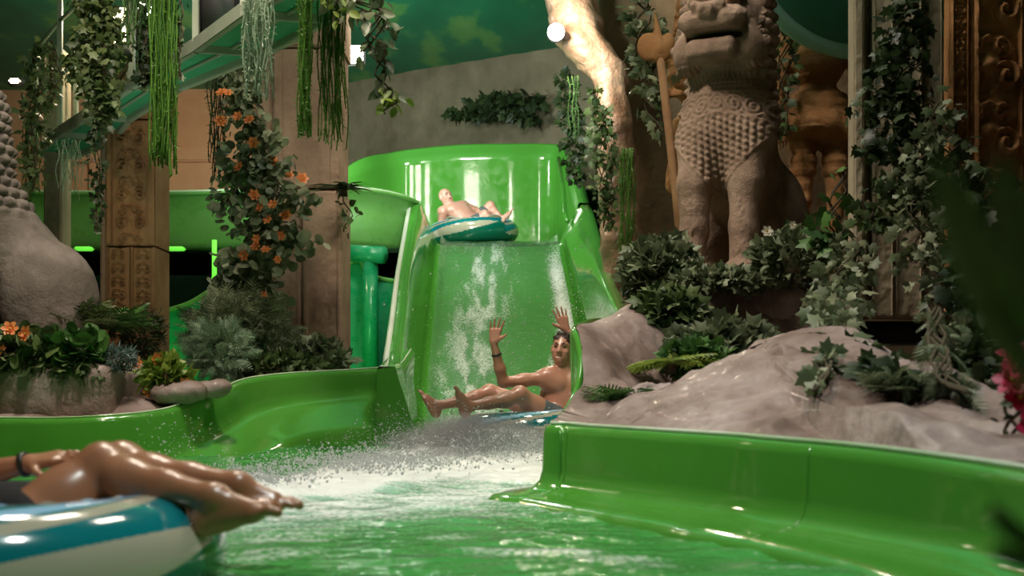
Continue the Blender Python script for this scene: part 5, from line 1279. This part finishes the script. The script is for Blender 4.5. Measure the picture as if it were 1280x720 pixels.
vine('thin creeper climbing the walkway post beside the loudspeaker', [(222, -20, 8.0, 16), (224, 30, 8.0, 22), (222, 70, 8.0, 12), (226, 100, 8.0, 5)], 'ivy', 'ivy', .05, 600)
strands('dark hanging strands left of the orange-flowered creeper', 262, 282, 92, 232, 9.6, 16, 'leaf_dark', .035, .016, 35)
strands('frosty sage green strands hanging before the orange-flowered creeper', 303, 340, -30, 132, 7.2, 34, 'leaf_sage', .03, .013, 38, spread=1.3)
strands('narrow bright yellow green string plant with a pale tip', 373, 389, -30, 172, 7.0, 24, 'leaf_bright', .026, .010, 10, spread=1.5)
strands('wide green strands hanging before the top of the stone column', 400, 430, -30, 192, 7.4, 30, 'leaf_bright', .026, .013, 35, spread=1.0)
vine('glossy leafy garland with yellow green tip hanging near the white floodlight', [(418, -20, 6.8, 36), (455, 5, 6.8, 60), (470, 45, 6.8, 50), (474, 85, 6.8, 30), (482, 112, 6.8, 18), (486, 132, 6.8, 26)], 'oval', 'ivy_grey', .085, 560, down=1.0)
vine('yellow green sprig at the bottom of the glossy garland', [(484, 112, 6.75, 16), (488, 128, 6.75, 32), (484, 142, 6.75, 16)], 'oval', 'leaf_yellow', .06, 500, stems=1)
vine('yellow green leafy spray at the top edge right of the stone column', [(420, -20, 6.7, 24), (424, 10, 6.7, 26), (418, 32, 6.7, 10)], 'oval', 'leaf_yellow', .06, 450, stems=2)
FL = [(291, 93), (289, 121), (301, 150), (321, 182), (318, 157), (345, 207), (383, 229), (365, 222), (322, 248), (347, 261), (331, 265), (361, 272), (341, 279), (355, 297), (328, 303), (325, 312), (312, 322), (338, 316), (352, 328), (283, 123), (306, 215), (282, 158), (335, 372)]
vine('dense flowering creeper wrapped down the broad stone column with orange blossoms', [(300, 70, 9.5, 26), (306, 130, 9.4, 36), (316, 180, 9.4, 58), (330, 235, 9.3, 90), (332, 290, 9.3, 90), (318, 340, 9.3, 72), (318, 390, 9.3, 60), (325, 420, 9.3, 40)], 'round', 'ivy_grey', .078, 1500, FL, fs=.042, name='flowering_creeper', cat='creeper')
vine('light green fringe of leaves on the left of the flowering creeper', [(296, 205, 9.2, 22), (290, 240, 9.2, 26), (288, 258, 9.2, 14)], 'oval', 'leaf_mid', .07, 500, stems=1)
tuft('spiky dark tuft sticking out on the right of the stone column', 430, 236, 9.7, 40, .26, 'leaf_dark', 'blade', 'spiky_plant', 'plant', 1, .2)
vine('small leafy trail under the spiky tuft on the right of the stone column', [(432, 245, 9.7, 14), (436, 270, 9.7, 18), (431, 290, 9.7, 8)], 'oval', 'ivy', .07, 700, stems=1)
# ---- bed at the foot of the stone column
bush('feathery grey green bush at the foot of the flowering creeper', 300, 420, 58, 44, 9.0, 700, 'frond', 'ivy_grey', .17, depth=.5, down=-.1)
bush('dark leafy bush at the base of the stone column', 385, 447, 52, 24, 9.1, 900, 'ivy', 'ivy_grey', .075, depth=.5)
bush('dark low foliage spilling over the left pool wall rim', 340, 455, 70, 14, 8.9, 600, 'ivy', 'ivy', .06, depth=.4)
bush('sprawling sage bush left of the stone column foot', 272, 438, 34, 30, 8.7, 420, 'frond', 'leaf_sage', .12, depth=.6, down=-.2)
bush('dark fine-leaved bush at the foot of the brown carved column', 178, 418, 27, 32, 8.9, 900, 'needle', 'leaf_dark', .06, depth=.8)
tuft('arching fern before the brown carved column', 140, 412, 8.6, 46, .34, 'leaf_mid', 'frond', 'fern', 'fern', 1, .8)
tuft('darker fern behind the begonia bed under the grey haunch', 95, 410, 8.3, 44, .34, 'ivy', 'frond', 'fern', 'fern', 1, .8)
# ---- planter flowers
bush('broad-leaved flowering bed on the rock planter at the left edge', 30, 445, 62, 28, 7.5, 360, 'round', 'ivy', .085, name='flower_bed_plant', depth=.45, flowers=[(22, 413), (42, 419), (8, 438), (4, 446)], fs=.05)
bush('mid green round-leaved plant in the middle of the planter', 92, 440, 42, 26, 7.5, 260, 'round', 'leaf_mid', .08, name='flower_bed_plant', depth=.45)
bush('dark ivy trailing over the planter edge', 88, 462, 48, 14, 7.45, 240, 'ivy', 'ivy', .07, depth=.25, down=.8)
bush('blue grey succulent tuft at the right end of the planter', 150, 447, 20, 15, 7.5, 420, 'needle', 'leaf_blue', .05, depth=.7)
bush('yellow green flowering plant between the planter and the pool wall', 206, 472, 30, 26, 7.65, 320, 'oval', 'leaf_yellow', .07, name='flower_bed_plant', depth=.4, flowers=[(172, 453), (199, 449), (190, 490), (234, 480), (236, 486)], fs=.045)
# stones along the rim
for i, (px, py, w, lb) in enumerate(((222, 492, .17, 'small pale stone on the left pool wall rim below the yellow green plant'), (262, 487, .13, 'rounded pale stone nearest the bend of the left pool wall'), (243, 494, .10, 'smallest pale stone on the left pool wall rim'))):
    s = Solid(.03); s.ell((0, 0, 0), (w, w*.7, w*.42)); s.ell((w*.5, 0, .02), (w*.6, w*.5, w*.3)); o = solid_obj('stone', s, .015, M['rock'], disp=lambda v: .015*ridged(v*9, 3, i)); o.location = P(px, py, 7.62+.12*i); tag(o, lb, 'stone', 'pale stones on the rim')

# ---- back wall and rock flank
vine('dark leafless-looking creeper spread on the back rock wall above the basin', [(565, 143, 19.6, 8), (600, 138, 19.5, 34), (630, 125, 19.4, 62), (650, 140, 19.3, 40), (665, 150, 19.3, 12)], 'ivy', 'leaf_dark', .17, 420, stems=2)
vine('narrow dark creeper hanging beside the rock pillar above the basin corner', [(708, 90, 13.3, 18), (712, 140, 13.3, 26), (716, 190, 13.3, 20), (722, 230, 13.3, 10)], 'ivy', 'leaf_dark', .09, 900)
strands('dull green strands next to the dark creeper on the basin corner', 711, 724, 95, 178, 12.4, 8, 'leaf_mid', .04, .025, 20)
vine('moss-dark creeper running down the front of the rock pillar', [(744, 110, 11.9, 14), (750, 160, 11.9, 28), (757, 220, 11.9, 30), (760, 285, 11.9, 20)], 'ivy', 'ivy', .07, 900)
strands('grass green strands right of the rock pillar', 775, 793, 185, 330, 11.2, 18, 'leaf_bright', .04, .022, 25)
vine('grey green creeper hanging left of the staff-bearing guardian', [(800, -10, 9.2, 30), (803, 30, 9.2, 46), (810, 80, 9.2, 40), (816, 130, 9.2, 40), (828, 175, 9.2, 18)], 'ivy', 'ivy_grey', .07, 600)
vine('dark red-tinged creeper between the patterned lion and the armoured guardian', [(985, 20, 8.9, 20), (982, 60, 8.9, 32), (980, 120, 8.9, 22), (978, 170, 8.9, 24)], 'ivy', 'ivy', .06, 650)
# ---- right rock planting
bush('dark ivy heap left of the patterned lion paws', 826, 345, 48, 48, 7.3, 950, 'ivy', 'ivy_grey', .075, depth=.6)
bush('dark ivy mat under the patterned lion paws', 905, 352, 60, 15, 7.1, 520, 'ivy', 'ivy_grey', .06, depth=.4)
bush('white-speckled shrub right of the patterned lion paws', 985, 325, 46, 36, 7.15, 480, 'oval', 'ivy_grey', .07, depth=.5, flowers=[(955, 292), (986, 284), (1008, 297), (1012, 336), (992, 350)], fm='white_petal', fs=.03)
bush('ivy clump hanging over the left side of the rock pedestal', 838, 395, 42, 32, 6.7, 520, 'ivy', 'ivy', .085, depth=.4, down=.7)
bush('large-leaved ivy clump on the rock before the pedestal', 905, 436, 70, 36, 6.5, 800, 'ivy', 'ivy_grey', .080, depth=.4, down=.5)
bush('mid green ivy spilling down the centre of the rock', 870, 448, 42, 22, 6.2, 300, 'ivy', 'leaf_mid', .07, depth=.4, down=.5)
tuft('yellow green fern drooping on the rock left of the ivy', 838, 452, 6.1, 46, .22, 'leaf_yellow', 'frond', 'fern', 'fern', 1, .25, (-.5, 0, -.1))
tuft('low mossy fern lying on the rock just above the pool rim', 790, 500, 5.55, 60, .17, 'leaf_mid', 'frond', 'fern', 'fern', 1, .45, (.0, 0, .1), rx=16)
tuft('trailing moss branch pointing right on the lower rock', 848, 497, 5.5, 46, .17, 'leaf_mid', 'frond', 'fern', 'fern', .6, .2, (.9, 0, .0), rx=20)
vine('ivy stream pouring down over the rock below the pilaster', [(1062, 300, 6.6, 50), (1052, 360, 6.1, 60), (1040, 410, 5.2, 56), (1032, 450, 4.5, 34), (1022, 488, 4.15, 20)], 'ivy', 'ivy_grey', .06, 900, down=.9)
vine('dark ivy mass on the rock under the pilaster base', [(1070, 435, 4.9, 40), (1110, 465, 4.3, 50), (1160, 478, 4.1, 46), (1205, 488, 4.0, 36)], 'ivy', 'leaf_dark', .075, 1000)
tuft('pale fern fronds under the pilaster base', 1125, 486, 4.2, 50, .17, 'ivy_grey', 'frond', 'fern', 'fern', 1, .5)
vine('bright leaf cluster on the left edge of the pilaster', [(1052, 215, 6.9, 24), (1046, 265, 6.9, 40), (1042, 310, 6.9, 36), (1046, 345, 6.9, 20)], 'ivy', 'leaf_mid', .10, 330)
vine('dark ivy cascade hanging before the top of the pilaster', [(1140, -20, 6.7, 40), (1134, 30, 6.7, 44), (1128, 80, 6.6, 76), (1130, 140, 6.6, 84), (1142, 200, 6.5, 100), (1150, 260, 6.5, 90)], 'ivy', 'leaf_dark', .065, 1400)
vine('variegated ivy cascade down the right side of the pilaster', [(1178, 130, 6.4, 60), (1172, 200, 6.4, 90), (1165, 270, 6.3, 90), (1178, 340, 6.2, 80), (1190, 400, 6.1, 70), (1196, 450, 6.0, 60), (1200, 486, 5.9, 30)], 'ivy', 'ivy_grey', .06, 1000)
vine('grey green ivy crossing the middle of the pilaster', [(1080, 250, 6.7, 20), (1098, 280, 6.7, 50), (1122, 250, 6.7, 40), (1150, 230, 6.7, 40)], 'ivy', 'ivy', .075, 700)
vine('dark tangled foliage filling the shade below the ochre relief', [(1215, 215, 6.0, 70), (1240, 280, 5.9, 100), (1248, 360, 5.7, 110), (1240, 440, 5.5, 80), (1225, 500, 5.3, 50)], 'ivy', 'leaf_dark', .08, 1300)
vine('feathery pale fern trail hanging at the right end of the rock', [(1168, 385, 4.5, 26), (1172, 430, 4.2, 40), (1182, 472, 4.0, 34), (1210, 492, 3.9, 16)], 'frond', 'ivy_grey', .10, 420)
vine('crimson flowering vine hanging at the right edge over the pool wall', [(1262, 395, 3.4, 16), (1258, 440, 3.4, 30), (1268, 490, 3.4, 40), (1266, 540, 3.4, 34), (1276, 578, 3.4, 14)], 'oval', 'leaf_dark', .035, 900, [(1245, 448), (1236, 462), (1262, 462), (1268, 478), (1254, 500), (1272, 505), (1262, 520), (1272, 530), (1256, 536), (1268, 548), (1274, 562), (1278, 520), (1250, 520), (1276, 488), (1278, 548), (1240, 478)], fm='red_petal', fs=.046, name='flowering_vine')
# ---- out-of-focus leaves close to the camera
def near_leaf(label, pts, Y, w, mat):
    root = thing('near_plant', label, 'plant', P(*pts[0][:2], Y)); q = MB(); pp = spline([P(a, b, Y) for a, b in pts], 6); G = []
    for i, p in enumerate(pp):
        t_ = i/(len(pp)-1); ww = w*math.sin(PI*min(1, .08+t_*.92))**.7; d = unit(pp[min(i+1, len(pp)-1)]-pp[max(i-1, 0)]); x = unit(np.cross(d, (0, 1, 0)))
        G.append([p+x*ww*k+V(0, abs(k)*.15*w, 0)-np.array(root.location) for k in (-1, -.5, 0, .5, 1)])
    q.grid(G); q.build('leaf_blade', M[mat], root); q = MB(); q.tube([p-np.array(root.location) for p in pp], .0012, 5); q.build('midrib', M[mat], root)
near_leaf('blurred dark leaf blade sweeping up past the ochre relief', [(1310, 500), (1262, 420), (1222, 330), (1192, 250), (1172, 180)], .62, .012, 'ivy')
near_leaf('blurred olive leaf blade lying across the dark foliage at the right', [(1320, 430), (1270, 365), (1222, 328), (1168, 322)], .65, .008, 'leaf_mid')
near_leaf('blurred dark leaf blade rising at the right edge', [(1310, 400), (1282, 320), (1262, 250), (1252, 190)], .6, .011, 'ivy')
near_leaf('blurred dark leaf tip poking in at the lower right corner', [(1330, 700), (1282, 674), (1252, 648), (1238, 628)], .7, .006, 'leaf_dark')
near_leaf('lower blurred dark leaf at the lower right corner', [(1330, 715), (1280, 702), (1252, 690), (1240, 680)], .7, .006, 'leaf_dark')
